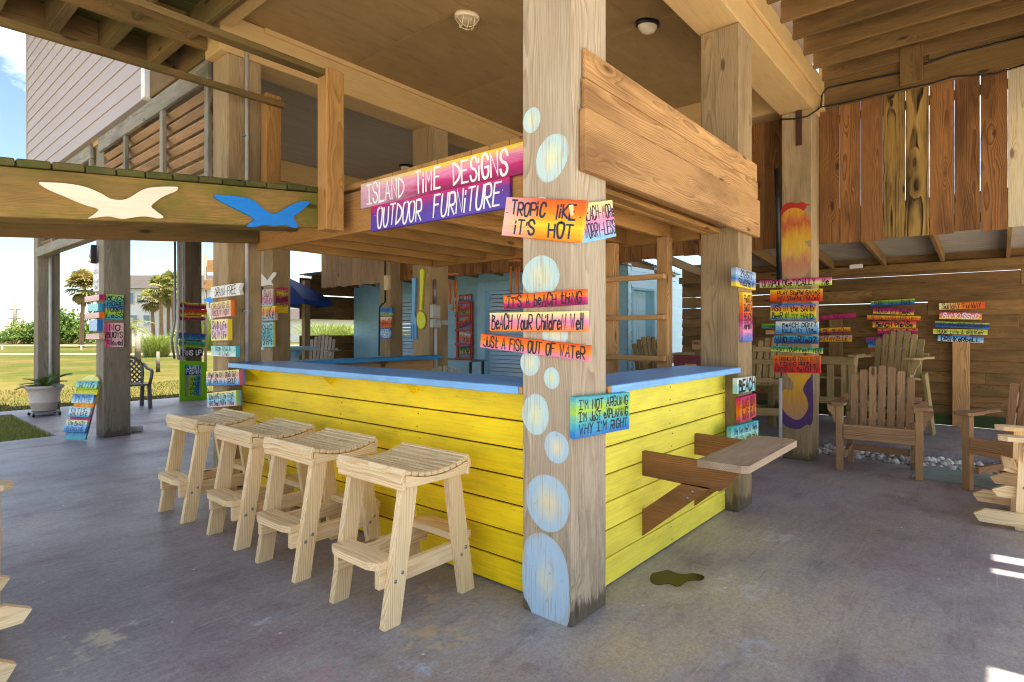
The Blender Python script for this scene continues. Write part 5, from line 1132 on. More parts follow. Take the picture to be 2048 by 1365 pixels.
# conduit runs and boxes
def pipe(pix, plane, val, r, mat, label, name='conduit_pipe', clips=()):
    f = (lambda p: onx(p[0], p[1], val)) if plane == 'x' else (lambda p: ony(p[0], p[1], val))
    T = MB(); T.tube([f(p) for p in pix], r, 10)
    for p in clips:
        q = f(p); T.box(q.x - .035, q.x + .035, q.y - .012, q.y + .02, q.z - .008, q.z + .008, .002, 1)
    return tag(T.build(name, [mat, MET['galv']]), label, 'pipe')
pipe([(493.5, 96), (493.5, 732)], 'y', 4.985, .016, MET['pvc'], 'white conduit running down the left bar post', clips=((493.5, 273), (493.5, 622)))
pipe([(101, 500), (101, 826)], 'y', 12.03, .026, MET['pvc'], 'white pipe on the grey post behind the potted cycad')
pipe([(350, 484), (350, 640), (343, 680), (349, 718)], 'y', 12.06, .022, MET['galv'], 'grey cable conduit beside the dark post')
pipe([(357, 484), (357, 655), (352, 690), (358, 720)], 'y', 12.02, .026, MET['pvc'], 'thick white conduit beside the dark post')
pipe([(366, 484), (366, 804)], 'y', 12.07, .016, MET['pvc'], 'thin white conduit on the dark post')
pipe([(870, 560), (870, 608)], 'y', 4.985, .018, MET['galv'], 'short grey conduit above the outlet boxes'); pipe([(871, 656), (871, 745)], 'y', 4.985, .022, MET['pvc'], 'grey conduit below the outlet boxes')
def ebox(x0, x1, z0, z1, y, label, d=.06):
    T = thing('outlet_box', label, 'outlet box', ((x0 + x1) / 2, y, z0), world=True, group='outlet boxes on the fork post')
    b = MB(); b.box(x0, x1, y - d, y, z0, z1, .006); b.build('case', MET['box'], T); b = MB(); b.box(x0 + .01, x1 - .02, y - d - .012, y - d - .001, z0 + .015, z1 - .015, .006); b.build('cover', MET['box'], T)
q = lambda px, py: ony(px, py, 4.96)
a, c_ = q(864, 637), q(879, 610); ebox(a.x, c_.x, a.z, c_.z, 5.0, 'upper grey outlet box on the fork post')
a, c_ = q(864, 656), q(880, 639); ebox(a.x, c_.x, a.z, c_.z, 5.0, 'lower grey outlet box on the fork post')
a, c_ = q(883, 650), q(898, 641); ebox(a.x, c_.x, a.z, c_.z, 5.0, 'flat metal box beside the outlet boxes', .03)
# rusty strap, cables
T = MB(); a = onx(1592, 217, 6.52); c_ = onx(1604, 290, 6.52); T.box(6.505, 6.522, c_.y, a.y, c_.z, a.z, .003); tag(T.build('metal_strap', MET['rust']), 'rusty metal strap at the top of the seahorse post', 'strap')
T = MB(); T.tube([onx(1560, 239, 6.50), onx(1590, 238, 6.50), onx(1615, 233, 6.50), onx(1632, 222, 6.50), onx(1641, 215, 6.80), onx(1680, 208, 6.80), onx(1760, 189, 6.80), onx(1860, 168, 6.80), onx(1905, 154, 6.80), onx(1990, 148, 6.80), onx(2060, 126, 6.80)], .008, 6)
tag(T.build('cable', MET['wire']), 'black cable stapled along the top of the hanging boards', 'cable')
T = MB(); T.tube([onx(1642, 216, 6.79), onx(1644, 190, 6.79), onx(1655, 176, 6.79), onx(1720, 162, 6.79), onx(1800, 146, 6.79), onx(1850, 128, 6.79), onx(1905, 108, 6.79), onx(1960, 95, 6.79), onx(2060, 70, 6.79)], .009, 6)
tag(T.build('cable', MET['wire']), 'upper black cable sagging below the deck joists', 'cable')
T = MB(); T.tube([onx(1553, 338, 6.5), onx(1556, 400, 6.5), onx(1558, 560, 6.5)], .026, 8); tag(T.build('downpipe', MET['black']), 'black pipe on the edge of the seahorse post', 'pipe')
T = MB(); T.tube([onx(1561, 757, 6.515), onx(1561, 918, 6.515)], .018, 8); tag(T.build('white_pipe', MET['pvc']), 'short white pipe low on the seahorse post', 'pipe')
T = MB(); T.tube([onx(770, 505, 6.68), onx(770, 605, 6.68), onx(764, 608, 6.68), onx(759, 615, 6.68), onx(758, 712, 6.68)], .014, 8); tag(T.build('black_hose', MET['black']), 'black hose on the post with three small signs', 'hose')
a = onx(771, 581, 6.66); c_ = onx(779, 551, 6.66); T = MB(); T.box(6.62, 6.69, c_.y, a.y, a.z, c_.z, .005); tag(T.build('wood_block', WOOD['pine']), 'pine block screwed to the post with three small signs', 'block')
# solar lamp on the grey post
a = onx(191, 510, 2.17); T = thing('solar_lamp', 'small black solar lamp on the grey post', 'lamp', tuple(a), world=True)
b = MB(); b.prism([(-.06, -.09), (.05, -.12), (.06, .11), (.045, .12)], a, (0, -1, 0), (0, 0, 1), (-1, 0, 0), .06); b.build('case', MET['black'], T)
b = MB(); b.ob(a + V(-.062, .0, -.06), (0, -.8, -.5), (0, .5, -.8), (-1, 0, 0), .10, .035, .004); b.build('lens', plain('lamp_lens', srgb(220, 196, 120), .3), T)
# ceiling bulkhead lamps
def bulk(c_, rz, cage, label, base):
    T = thing('bulkhead_lamp', label, 'lamp', tuple(c_), rz, 'bulkhead lamps on the ceiling')
    b = MB(); b.lathe([(0, 0), (.075, 0), (.075, -.03), (.068, -.035), (.06, -.036)], (0, 0, 0), 24, sx=1.45); b.build('base', base, T)
    b = MB(); b.lathe([(.066, -.02), (.062, -.05), (.045, -.085), (.02, -.10), (0, -.102)], (0, 0, 0), 24, sx=1.4); b.build('diffuser', MET['lampw'] if not cage else plain('frosted_glass', srgb(170, 150, 110), .2), T)
    if cage:
        b = MB()
        for x in (-.05, 0, .05): b.tube([(x, -.07 * math.cos(t), -.035 - .08 * math.sin(t)) for t in [math.pi * k / 10 for k in range(11)]], .0035, 6); b.tube([(x, .07 - .14 * k / 10, -.035 - .08 * math.sin(math.pi * k / 10)) for k in range(11)], .0035, 6)
        for y in (-.025, .025): b.tube([(-.10 + .2 * k / 10, y, -.035 - .08 * math.sin(math.pi * k / 10)) for k in range(11)], .0035, 6)
        b.build('cage', MET['lampw'], T)
bulk(onz(934, 30, 4.045), math.radians(-30), True, 'cream caged lamp on the tan ceiling left of the front post', MET['lampw'])
bulk(onz(1295, 45, 4.045), math.radians(-35), False, 'frosted oval lamp with a dark rim on the tan ceiling', MET['black'])
bulk(onz(812, 331, 4.045), math.radians(-30), False, 'small oval lamp on the grey beadboard ceiling', MET['black'])
# wind chimes under the canopy edge
def chime(px, py, label, first=None):
    c_ = onx(px, py, 4.44)
    if first: return dup(first, label, tuple(c_))
    T = thing('wind_chime', label, 'wind chime', tuple(c_), 0, 'wind chimes under the canopy')
    b = MB(); b.lathe([(0, -.008), (.062, -.008), (.062, .008), (0, .008)], (0, 0, 0), 20); b.build('top_disc', MET['chime'], T)
    b = MB(); b.tube([(0, 0, .006), (0, 0, .10)], .002, 5); b.build('cord', MET['wire'], T)
    for k in range(5):
        a = k * 1.256 + .3; l0 = .06 + .03 * (k % 2); b = MB(); x, y = .045 * math.cos(a), .045 * math.sin(a); b.tube([(x, y, -l0), (x, y, -l0 - .20 - .04 * k)], .010, 8); b.build('tube', MET['chime'], T)
        b = MB(); b.tube([(x, y, -l0 + .002), (x, y, -.008)], .0012, 4); b.build('cord', MET['wire'], T)
    b = MB(); b.tube([(0, 0, -.01), (0, 0, -.36)], .0015, 4); b.ob((0, 0, -.38), (1, 0, .4), (0, 1, 0), (-.4, 0, 1), .05, .05, .012); b.build('clapper', MET['chime'], T)
    return T
wc = chime(906, 549, 'wooden wind chime left of the roller door'); chime(1029, 522, 'wooden wind chime just left of the bubble post', wc)
# red rack of small signs on the shed wall
T = thing('sign_rack', 'red ladder rack holding small signs on the blue shed', 'rack', (8.1, 8.6, .9), world=True); RX = 8.14
def rb(p0, p1, w=.05):
    a, c_ = onx(*p0, RX), onx(*p1, RX); b = MB(); b.bar(a, c_, w, .04, (1, 0, 0)); b.build('bar', PNT['pink'], T)
rb((914, 606), (915, 716)); rb((943, 604), (943, 717))
for (ya, yb) in ((606, 605), (632.5, 632), (661, 660), (689, 688.5), (717, 716)): rb((911, ya), (943, yb), .045)
def sr(q, cs_, ln, lb_): sign('x', RX - .025, .02, q, cs_, ln, lb_, grp='small signs on the red rack')
sr([(917, 590), (941, 589), (941, 602), (917, 603)], ['r', 'lp', 'bl'], ["SALTY"], 'red and blue plank on top of the red rack')
sr([(917, 611), (939, 609), (939, 626), (917, 628)], ['pk', 'r', 'lg'], ["SuN"], 'pink and lime plank in the top bay of the red rack')
sr([(917, 644), (939, 634), (941, 649), (918, 657)], ['o', 'r', 'pu'], ["FuN"], 'tilted orange plank in the second bay of the red rack')
sr([(918, 664), (941, 669), (939, 688), (918, 684)], ['w', 'o', 'pk'], ["iN THe SuN"], 'white and orange plank in the third bay of the red rack')
sr([(920, 693), (939, 693), (939, 710), (920, 712)], ['db', 'g', 'y', 'bl'], ["TiDe"], 'green and yellow plank in the bottom bay of the red rack')
# steel side table by the shed
T = thing('side_table', 'dark metal side table by the roller door', 'table', (7.4, 7.5, 0), world=True)
b = MB(); b.box(7.2, 7.6, 7.05, 8.1, .80, .83, .004); b.build('table_top', MET['galv'], T)
for x in (7.24, 7.56):
    for y in (7.1, 8.05): b = MB(); b.box(x - .02, x + .02, y - .02, y + .02, 0, .799, .003); b.build('leg', MET['black'], T)
# second, pale blue counter beyond the bar
T = thing('blue_counter', 'pale blue counter with brackets beyond the bar', 'counter', (5.0, 9.5, 0), world=True)
part('countertop', PNT['shedtrim'], T, (4.75, 5.50, 9.15, 9.75, 1.02, 1.07)); part('panel', PNT['shed_lit'], T, (4.78, 5.3, 9.42, 9.45, 0, 1.018))
for x in (4.85, 5.05, 5.24):
    b = MB(); b.prism([(0, 0), (.16, 0), (.10, -.09), (0, -.14)], (x, 9.418, 1.018), (0, -1, 0), (0, 0, 1), (1, 0, 0), .035); b.build('bracket', PNT['shedtrim'], T)
# patio umbrella
T = thing('patio_umbrella', 'blue patio umbrella half hidden behind a rear post', 'umbrella', (6.15, 12.0, 0)); UX = 0
b = MB(); b.tube([(0, 0, 0), (0, 0, 2.6)], .026, 10); b.build('pole', MET['pvc'], T)
b = MB(); n = 8; rr = 1.25
top = V(0, 0, 2.62)
for k in range(n):
    a0, a1 = 2 * math.pi * k / n, 2 * math.pi * (k + 1) / n; prev = None
    for i in range(7):
        t = i / 6; r_ = rr * t; z_ = 2.62 - .62 * t + .05 * math.sin(math.pi * t)
        row = []
        for j in range(5):
            u = j / 4; aa = a0 + (a1 - a0) * u; sag = .09 * t * math.sin(math.pi * u); rad = r_ * (1 - .09 * math.sin(math.pi * u)); row.append(V(rad * math.cos(aa), rad * math.sin(aa), z_ - sag * .3))
        if prev:
            for j in range(4): b.quad(prev[j], row[j], row[j + 1], prev[j + 1], 0, .5); b.sm[-1] = True
        prev = row
    for j in range(4): b.quad(prev[j], prev[j] + V(0, 0, -.10), prev[j + 1] + V(0, 0, -.10), prev[j + 1], 0, .5)
b.build('canopy', MET['umb'], T)
for k in range(n):
    a0 = 2 * math.pi * k / n; b = MB(); b.tube([(0, 0, 2.57), (rr * .97 * math.cos(a0), rr * .97 * math.sin(a0), 1.975)], .006, 5); b.build('rib', MET['black'], T)
T = MB(); T.box(5.86, 5.92, 11.95, 12.01, 0, 3.7, .005); tag(T.build('white_post', PNT['cream']), 'slim pale post beside the umbrella pole', 'post')
# lime green frame with two signs, standing on the slab
T = thing('picture_frame', 'lime green frame standing against the dark post', 'frame', tuple(ony(385, 803, 12.0)), world=True)
def fr(p0, p1, w): a, c_ = ony(*p0, 11.98), ony(*p1, 11.98); b = MB(); b.bar(a, c_, w, .05, (0, 1, 0)); b.build('frame_side', PNT['lime'], T)
fr((364, 723), (364, 802), .09); fr((408, 724), (408, 799), .09); fr((369, 726), (403, 727), .085); fr((369, 798), (403, 796), .085)
a, c_ = ony(367, 797, 12.02), ony(406, 729, 12.02); part('back_panel', MET['box'], T, (a.x, c_.x, 12.015, 12.035, a.z, c_.z))
sign('y', 12.012, .015, [(370, 729), (404, 728), (404, 750), (369, 751)], ['te', 'bl', 'db'], ["JuST", "FiSHiN"], 'blue sign inside the lime frame', 'w', grp='signs inside the lime frame', bold=1.4)
sign('y', 12.012, .015, [(377, 752), (399, 752), (399, 793), (377, 793)], ['lg', 'lg', 'te', 'bl'], ["WHAT", "WOuLD", "JiMMY", "DO"], 'lime and blue upright sign inside the lime frame', axis=0, grp='signs inside the lime frame', bold=1.3)
# leaning painted rack of planks against the grey post
T = thing('leaning_sign_board', 'round-topped board of striped planks leaning on the grey post', 'sign board', (2.06, 8.74, 0), math.radians(28))
nb = V(-.36, 0, .93).normalized(); U = V(0, -1, 0); up = V(.28, 0, .96).normalized(); N = U.cross(up).normalized(); o0 = V(-.13, .02, .01)
b = MB(); b.prism([(-.155, 0), (.155, 0), (.155, .66), (.12, .76), (.05, .80), (-.05, .80), (-.12, .76), (-.155, .66)], o0, U, up, N, .022, 0, 1)
b.build('backboard', signpaint('board_paint', [COL['ly'], COL['lg'], COL['y'], COL['o'], COL['m'], COL['pu'], COL['te']], 1), T)
for i, (v, hh, cs_) in enumerate(((.08, .15, ['ly', 'lb', 'bl']), (.27, .12, ['aq', 'w', 'te']), (.44, .11, ['bl', 'lb', 'w']), (.62, .10, ['te', 'aq', 'lg']))):
    b = MB(); b.ob(o0 + up * (v + hh / 2) + N * .041, U, up, N, .325, hh, .034, .003)
    cc = o0 + up * (v + hh / 2) + N * .058
    lettering(b, ["THe BeACH", "iS CALLiNG"] if i % 2 == 0 else ["SALT LiFe"], .30, hh, lambda p, z: cc + U * p.x + up * p.y + N * z, 1, 90 + i)
    b.build('plank', [signpaint('board_plank', [COL[k] for k in cs_]), PNT['ink']], T)
# plastic tub, puddle, tap, pebbles, mat
T = MB(); T.lathe([(0, .004), (.085, .004), (.10, .055), (.115, .06), (.112, .064), (.095, .058), (.08, .01), (0, .01)], (0, 0, 0), 4, sx=1.15)
T.sm = [False] * len(T.sm); o = tag(T.build('plastic_tub', plain('clear_plastic', srgb(232, 234, 236), .25, 0, .03)), 'clear plastic food tub left on the concrete floor', 'tub'); o.location = onz(273, 862, .004); o.rotation_euler[2] = .6
q_ = [onz(a, c_, .002) for a, c_ in catmull([(1300, 1160), (1303, 1149), (1318, 1144), (1336, 1141), (1352, 1146), (1368, 1149), (1385, 1147), (1402, 1150), (1409, 1155), (1402, 1161), (1388, 1161), (1372, 1163), (1364, 1170), (1352, 1173), (1338, 1168), (1318, 1170), (1306, 1167)], 4)]
T = MB(); T.prism([(p.x, p.y) for p in q_], (0, 0, .0005), (1, 0, 0), (0, 1, 0), (0, 0, 1), .0025)
tag(T.build('puddle', plain('wet_olive_stain', srgb(40, 34, 18), .2, 0, .25, 9, .3)), 'small olive wet patch on the floor beside the yellow side panel', 'puddle')
T = MB(); T.tube([(3.15, 11.9, 0), (3.15, 11.9, .30), (3.15, 11.84, .33)], .015, 8); T.tube([(3.10, 11.9, .36), (3.20, 11.9, .36)], .008, 6); T.tube([(3.15, 11.9, .3), (3.15, 11.9, .36)], .008, 6); tag(T.build('water_tap', MET['black']), 'small dark water tap beside the plastic chair', 'tap')
Mp = leafmat('pebbles', [srgb(226, 222, 214), srgb(178, 172, 164), srgb(120, 114, 106)], .8, 0)
T = MB()
for k in range(420):
    x, y = R.uniform(6.98, 7.48), R.uniform(-.7, 1.55); r_ = R.uniform(.018, .045); n = 7; rings = []
    tn = R.random(); a0 = R.random(); vs = [V(x, y, r_ * 1.1)]; 
    for (ph, zz) in ((.62, .8), (1.0, .35), (.8, 0)):
        for j in range(n):
            t = 2 * math.pi * j / n + a0; vs.append(V(x + r_ * ph * math.cos(t) * R.uniform(.85, 1.15), y + r_ * ph * math.sin(t) * R.uniform(.7, 1.1), r_ * zz))
    fs = [(0, 1 + j, 1 + (j + 1) % n) for j in range(n)] + [(1 + a * n + j, 1 + (a + 1) * n + j, 1 + (a + 1) * n + (j + 1) % n, 1 + a * n + (j + 1) % n) for a in (0, 1) for j in range(n)]
    T._add(vs, fs, [tuple(v_) for v_ in vs], tn, [(0, 0, 0)] * len(vs))
tag(T.build('pebbles', Mp), 'strip of pale pebbles along the concrete step', kind='stuff')
T = MB()
for k in range(34): x = 6.40 + .03 * k; T.box(x, x + .02, -.15, .62, .004, .016, .003)
T.box(6.40, 7.42, -.15, .62, .001, .006, .001); o = tag(T.build('rubber_mat', MET['mat']), 'green ribbed rubber mat beside the pebbles', 'mat'); o.rotation_euler[2] = 0
# benches and tables at the back
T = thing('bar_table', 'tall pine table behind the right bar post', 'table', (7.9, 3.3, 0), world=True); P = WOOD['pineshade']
b = MB()
for k in range(7): b.box(7.5 + .1 * k, 7.595 + .1 * k, 2.95, 3.65, 1.0, 1.03, .003)
b.build('table_top', P, T)
for (x, y) in ((7.55, 3.0), (8.12, 3.0), (7.55, 3.6), (8.12, 3.6)): part('leg', P, T, (x - .04, x + .04, y - .04, y + .04, 0, .998))
part('apron', P, T, (7.55, 8.12, 3.02, 3.05, .90, .99)); part('apron', P, T, (7.58, 7.61, 3.06, 3.6, .90, .99))
T = thing('slatted_bench', 'tall slatted pine bench between the seahorse post and the chairs', 'bench', (8.2, 2.0, 0), world=True)
part('top_rail', P, T, (8.05, 8.14, 1.35, 2.35, .93, 1.03)); part('bottom_rail', P, T, (8.06, 8.12, 1.35, 2.35, .44, .52)); part('armrest', P, T, (7.9, 8.5, 1.30, 1.40, 1.032, 1.06))
for k in range(6): part('slat', P, T, (8.07, 8.10, 1.42 + .16 * k, 1.50 + .16 * k, .52, .929))
for y in (1.38, 2.32): part('leg', P, T, (8.05, 8.13, y - .04, y + .04, .08, .929)); part('leg', P, T, (8.45, 8.53, y - .04, y + .04, .08, .75))
part('seat', P, T, (8.08, 8.55, 1.36, 2.34, .75, .78))
T = thing('red_plank_chair', 'dark red plank chair back behind the ladder', 'chair', (7.0, 3.25, 0), world=True)
part('backrest', painted('maroon_paint', srgb(120, 50, 56), srgb(90, 40, 40), .4, .1), T, (6.55, 6.59, 2.68, 3.0, .4, 1.06)); part('arm_board', WOOD['teak'], T, (6.5, 6.54, 2.38, 2.75, 1.13, 1.24)); part('leg', WOOD['teak'], T, (6.6, 6.66, 2.5, 2.56, 0, 1.129), (6.594, 6.65, 2.9, 2.96, 0, 1.0))

# ------------------------------------------------------------------ beyond the lawn
PALM = leafmat('palm_leaves', [srgb(84, 92, 40), srgb(128, 132, 60), srgb(176, 166, 96)], .6, .3)
PALMD = leafmat('palm_leaves_dry', [srgb(120, 100, 56), srgb(160, 140, 80), srgb(120, 130, 60)], .7, .25)
TRUNK = plain('palm_trunk', srgb(150, 116, 84), .9, 0, .25, 6); BUSH = leafmat('bush_leaves', [srgb(50, 76, 26), srgb(88, 116, 44), srgb(130, 146, 66)], .7, .25)
BUSH2 = leafmat('bush_leaves_light', [srgb(96, 116, 50), srgb(130, 146, 70), srgb(164, 164, 84)], .7, .25)
def at(px, py_base, dep=None):
    if dep is None: dep = EYE * F_PX / (py_base - HZ)
    a = (px - 1024) / F_PX; x, y = gp(dep, a * dep); return V(x, y, -.06)
def fanpalm(px, base, py_top, crown, label, name='palm_tree', n=34, seed=1, tr=.16, mat=PALM, dry=True):
    q = random.Random(seed); o = at(px, base); dep = EYE * F_PX / (base - HZ); hgt = EYE + (HZ - py_top) / F_PX * dep
    T = thing(name, label, 'palm', tuple(o), 0, 'palms beyond the lawn')
    bend = V(q.uniform(-.3, .3), q.uniform(-.3, .3), 0); th = hgt - crown * .4
    b = MB(); path = [V(0, 0, 0) + bend * (t * t) + V(0, 0, th * t) for t in [k / 8 for k in range(9)]]; b.tube(path, tr * 1.15, 9, r2=tr * .8); b.build('trunk', TRUNK, T)
    top = path[-1]
    def fan(b, lo, hi, cnt, rad):
        for k in range(cnt):
            a = q.uniform(0, 6.28); e = q.uniform(lo, hi); d = V(math.cos(a) * math.cos(e), math.sin(a) * math.cos(e), math.sin(e)); c0 = top + d * (rad * q.uniform(.3, .5))
            s = d.cross(V(0, 0, 1)).normalized() if abs(d.z) < .98 else V(1, 0, 0); up = s.cross(d)
            b.tube([top, c0], .015, 4); tn = q.random()
            for j in range(11):
                f = (j - 5) / 5 * 1.25; dd = (d * math.cos(f) + s * math.sin(f)).normalized(); L_ = rad * .62 * (1 - .25 * abs(f) / 1.25); w_ = dd.cross(up).normalized() * (rad * .045)
                m_ = c0 + dd * (L_ * .6); tp = c0 + dd * L_ + V(0, 0, -L_ * q.uniform(.12, .4))
                b.tri(c0, m_ + w_, m_ - w_, 0, tn); b.tri(m_ + w_, tp, m_ - w_, 0, tn)
    b = MB(); fan(b, -.35, 1.4, n, crown); b.build('crown', mat, T)
    if dry: b = MB(); fan(b, -1.4, -.5, n // 2, crown * .8); b.build('dry_skirt', PALMD, T)
fanpalm(163, 694, 556, 1.9, 'tall fan palm between the two grey posts', seed=2, mat=PALMD, n=46)
fanpalm(307, 690, 588, 1.5, 'fan palm at the left of the three in front of the white house', seed=3, n=30); fanpalm(323, 692, 562, 1.5, 'tallest fan palm in front of the white house', seed=4, n=34); fanpalm(337, 689, 575, 1.6, 'fan palm at the right of the three, next to the conduit', seed=5, n=34); fanpalm(349, 690, 552, 1.3, 'bright fan palm crown touching the conduit', seed=8, n=26, dry=False)
# feathery date palm beside the grey post
o = at(258, 706); T = thing('date_palm', 'feathery date palm beside the grey post', 'palm', tuple(o)); q = random.Random(4)
b = MB(); b.tube([(0, 0, 0), (0, 0, 1.5)], .17, 8, r2=.14); b.build('trunk', TRUNK, T); b = MB()
for k in range(26):
    a = k * 2.4; e = q.uniform(.2, 1.3); p = V(0, 0, 1.5); L_ = 1.7; pts = []
    for i in range(12): pts.append(p.copy()); p = p + V(math.cos(a) * math.cos(e), math.sin(a) * math.cos(e), math.sin(e)) * (L_ / 11); e -= .16
    b.tube(pts, .012, 4); sd_ = V(-math.sin(a), math.cos(a), 0)
    for i in range(1, 12):
        d = (pts[i] - pts[i - 1]).normalized()
        for s in (-1, 1):
            for f in (0, .5): c0 = pts[i] - d * f * L_ / 11; tp = c0 + (sd_ * s + d * .6 + V(0, 0, -.3)).normalized() * .32; b.tri(c0 - d * .018, c0 + d * .018, tp, 0, q.random())
b.build('crown', PALM, T)
def bush(px, base, w, hgt, label, mat=BUSH, seed=1, n=1500, name='bush', dep=None, spike=False):
    q = random.Random(seed); o = at(px, base, dep); T = thing(name, label, 'bush' if not spike else 'grass clump', tuple(o), 0, 'shrubs beyond the lawn')
    b = MB(); lobes = [(q.uniform(-.5, .5) * w, q.uniform(-.4, .4) * w, q.uniform(.25, .8) * hgt, q.uniform(.22, .42)) for _ in range(9)]
    if spike:
        for k in range(n):
            a = q.uniform(0, 6.28); r_ = q.uniform(0, .3) * w; l_ = q.uniform(.1, .5) * w; h_ = hgt * q.uniform(.6, 1.1); c0 = V(r_ * math.cos(a), r_ * math.sin(a), 0); tp = c0 + V(math.cos(a) * l_, math.sin(a) * l_, h_); s = V(-math.sin(a), math.cos(a), 0) * .014; mid = c0 * .4 + tp * .6 + V(0, 0, h_ * .12)
            tn = q.random(); b.tri(c0 - s, c0 + s, mid, 0, tn); b.tri(mid - s, mid + s, tp, 0, tn)
    else:
        for k in range(n):
            lx, ly, lz, lr = q.choice(lobes); d = V(q.gauss(0, 1), q.gauss(0, 1), q.gauss(0, .8)).normalized() * (q.random() ** .4)
            c0 = V(lx + d.x * lr * w, ly + d.y * lr * w, max(.05, lz + d.z * lr * hgt)); s = .05 * max(w, hgt) * q.uniform(.5, 1.1)
            u = V(q.gauss(0, 1), q.gauss(0, 1), q.gauss(0, 1)).normalized(); v_ = u.cross(V(q.gauss(0, 1), q.gauss(0, 1), q.gauss(0, 1))).normalized()
            b.quad(c0 - u * s, c0 + v_ * s * .5, c0 + u * s, c0 - v_ * s * .5, 0, q.random())
    b.build('foliage', mat, T)
    if not spike: b = MB(); [b.tube([(lx * .2, ly * .2, 0), (lx, ly, lz)], .05, 5, r2=.02) for lx, ly, lz, lr in lobes]; b.build('stem', TRUNK, T)
bush(30, 688, 3.6, 1.6, 'low dark bush left of the grey cycad post', seed=2); bush(52, 687, 3.4, 2.4, 'bright rounded bush next to the grey cycad post', BUSH2, 3); bush(4, 686, 3.2, 1.6, 'pale bush at the left picture edge', BUSH2, 5)
bush(138, 687, 4.8, 2.6, 'dark green bush between the two grey posts', seed=6, n=2400); bush(140, 686, 5.0, 4.6, 'bushy tree behind the hedge between the grey posts', seed=7, n=2600, name='small_tree'); bush(120, 687, 2.0, 1.2, 'small clipped bush beside the cycad post', seed=8)
bush(313, 712, 1.9, 1.15, 'feathery ornamental grass clump on the lawn', BUSH2, 9, 1400, 'grass_clump', spike=True); bush(415, 700, 2.4, 2.6, 'bright yucca bush beside the left bar post', BUSH2, 10, 900, 'yucca', spike=True); bush(405, 690, 4.0, 2.0, 'sunlit shrub right of the dark post', BUSH2, 12)
bush(650, 690, 6.0, 2.2, 'sunlit reeds seen through the gap in the dark fence', BUSH2, 11, 1600, 'reed_clump', spike=True); bush(720, 688, 6.0, 2.0, 'sunlit shrub seen through the gap in the dark fence', BUSH2, 13)
# white guard rail across the lawn
T = thing('guard_rail', 'low white rail fence across the lawn', 'fence', tuple(at(200, 698)), world=True); dep = EYE * F_PX / 36.5
b = MB(); pa, pb = gp(dep, -45), gp(dep, -14); b.bar((pa[0], pa[1], .26), (pb[0], pb[1], .26), .10, .09); b.build('rail', PNT['white'], T)
for px in (-200, -97, 5, 163, 320, 430):
    p = at(px, 698.5); b = MB(); b.box(p.x - .06, p.x + .06, p.y - .06, p.y + .06, -.06, .215, .01); b.build('rail_post', PNT['white'], T)
# houses
def house2(px0, px1, base, py_eave, py_ridge, depth, label, wall, roofm, wins, dp=9):
    dep = EYE * F_PX / (base - HZ) if depth is None else depth; U = V(SA, -CA, 0); N = V(-CA, -SA, 0); s = dep / F_PX
    o = at((px0 + px1) / 2, base, dep); o.z = -.06; wd = (px1 - px0) * s; ze = EYE + (HZ - py_eave) * s; zr = EYE + (HZ - py_ridge) * s
    T = thing('house', label, 'house', tuple(o), math.atan2(U.y, U.x))
    b = MB(); b.box(-wd / 2, wd / 2, 0, dp, 0, ze + .06, .01); b.build('wall', wall, T)
    b = MB(); e = .5; b.prism([(-e, ze), (dp + e, ze), (dp / 2 + 1.2, zr), (dp / 2 - 1.2, zr)], (-wd / 2 - e, 0, .065), (0, 1, 0), (0, 0, 1), (1, 0, 0), wd + 2 * e); b.build('roof', roofm, T)
    for (a, b0, c_, d_) in wins:
        x0 = (a - (px0 + px1) / 2) * s; x1 = (c_ - (px0 + px1) / 2) * s; z1 = EYE + (HZ - b0) * s; z0 = EYE + (HZ - d_) * s
        b = MB(); b.box(x0 - .08, x1 + .08, -.08, -.002, z0 - .08, z1 + .08, .01); f = b.build('window', PNT['white'], T); b = MB(); b.box(x0, x1, -.10, -.082, z0, z1, .004); b.build('pane', plain('window_glass', srgb(120, 140, 156), .08), f)
    return T
house2(225, 420, 689, 578, 545, 58, 'white house with a grey shingle roof behind the palms', plain('white_wall', srgb(244, 238, 234), .8, 0, .04, 1), MET['roof'], [(258, 585, 268, 607), (275, 590, 282, 604), (262, 630, 275, 650), (288, 630, 300, 650)])
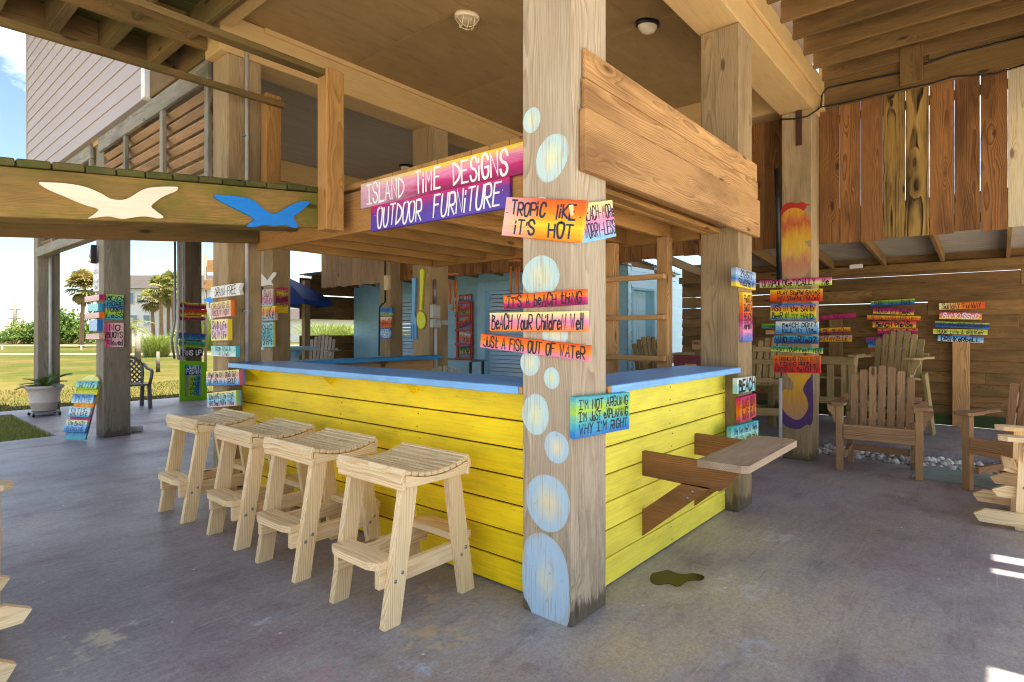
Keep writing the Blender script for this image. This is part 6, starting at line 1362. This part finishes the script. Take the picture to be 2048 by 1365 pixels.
house2(560, 760, 686, 640, 615, 70, 'white beach house seen through the dark fence', plain('white_wall', srgb(238, 236, 232), .8, 0, .04, 1), MET['roof'], [(612, 652, 618, 664), (640, 654, 646, 662), (668, 652, 676, 664)])
house2(60, 118, 684, 667, 658, 110, 'long low roof beyond the bushes', plain('tan_wall', srgb(200, 180, 150), .8), MET['roof'], [])
# poles
def upole(px, base, py_top, r, label, cross=(), name='utility_pole'):
    o = at(px, base); dep = EYE * F_PX / (base - HZ); hgt = EYE + (HZ - py_top) * dep / F_PX; T = thing(name, label, 'pole', tuple(o))
    b = MB(); b.tube([(0, 0, 0), (0, 0, hgt)], r, 8, r2=r * .7); b.build('pole_shaft', WOOD['postgrey'], T)
    for z in cross: b = MB(); b.ob((0, 0, hgt - z), (SA, -CA, 0), (0, 0, 1), (CA, SA, 0), 1.5, .12, .1); b.build('crossarm', WOOD['postgrey'], T)
upole(30, 684, 601, .22, 'utility pole with two crossarms left of the cycad post', (1.1, 2.2)); upole(46.5, 683, 626, .15, 'plain pole beside the utility pole')
upole(275.5, 722, 670, .14, 'short grey post on the lawn by the plastic chair', name='short_post'); upole(316, 741, 700, .07, 'thin tan stake on the lawn', name='stake')
T = thing('sign_pole', 'thin pole with weathered planks beside the left bar post', 'sign pole', tuple(at(411, 740)), world=True); o = at(411, 740); U = V(SA, -CA, 0)
dep = EYE * F_PX / 78; zz = lambda py: EYE + (HZ - py) * dep / F_PX
b = MB(); b.tube([o, V(o.x, o.y, zz(509))], .05, 8); b.build('pole_shaft', WOOD['postgrey'], T)
for (px, py, w, hh) in ((424, 533, .38, .42), (422, 570, .55, .36), (424, 605, .26, .4)):
    c_ = at(px, 740); b = MB(); b.ob((c_.x, c_.y - .06, zz(py)), U, (0, 0, 1), (-CA, -SA, 0), w, hh, .03); b.build('plank', WOOD['cedar'], T)
c_ = at(413, 740); b = MB(); b.prism([(-.16, 0), (.16, -.11), (.16, .14)], V(c_.x, c_.y - .1, zz(601)), U, (0, 0, 1), (-CA, -SA, 0), .03); b.build('arrow', PNT['gull'], T)
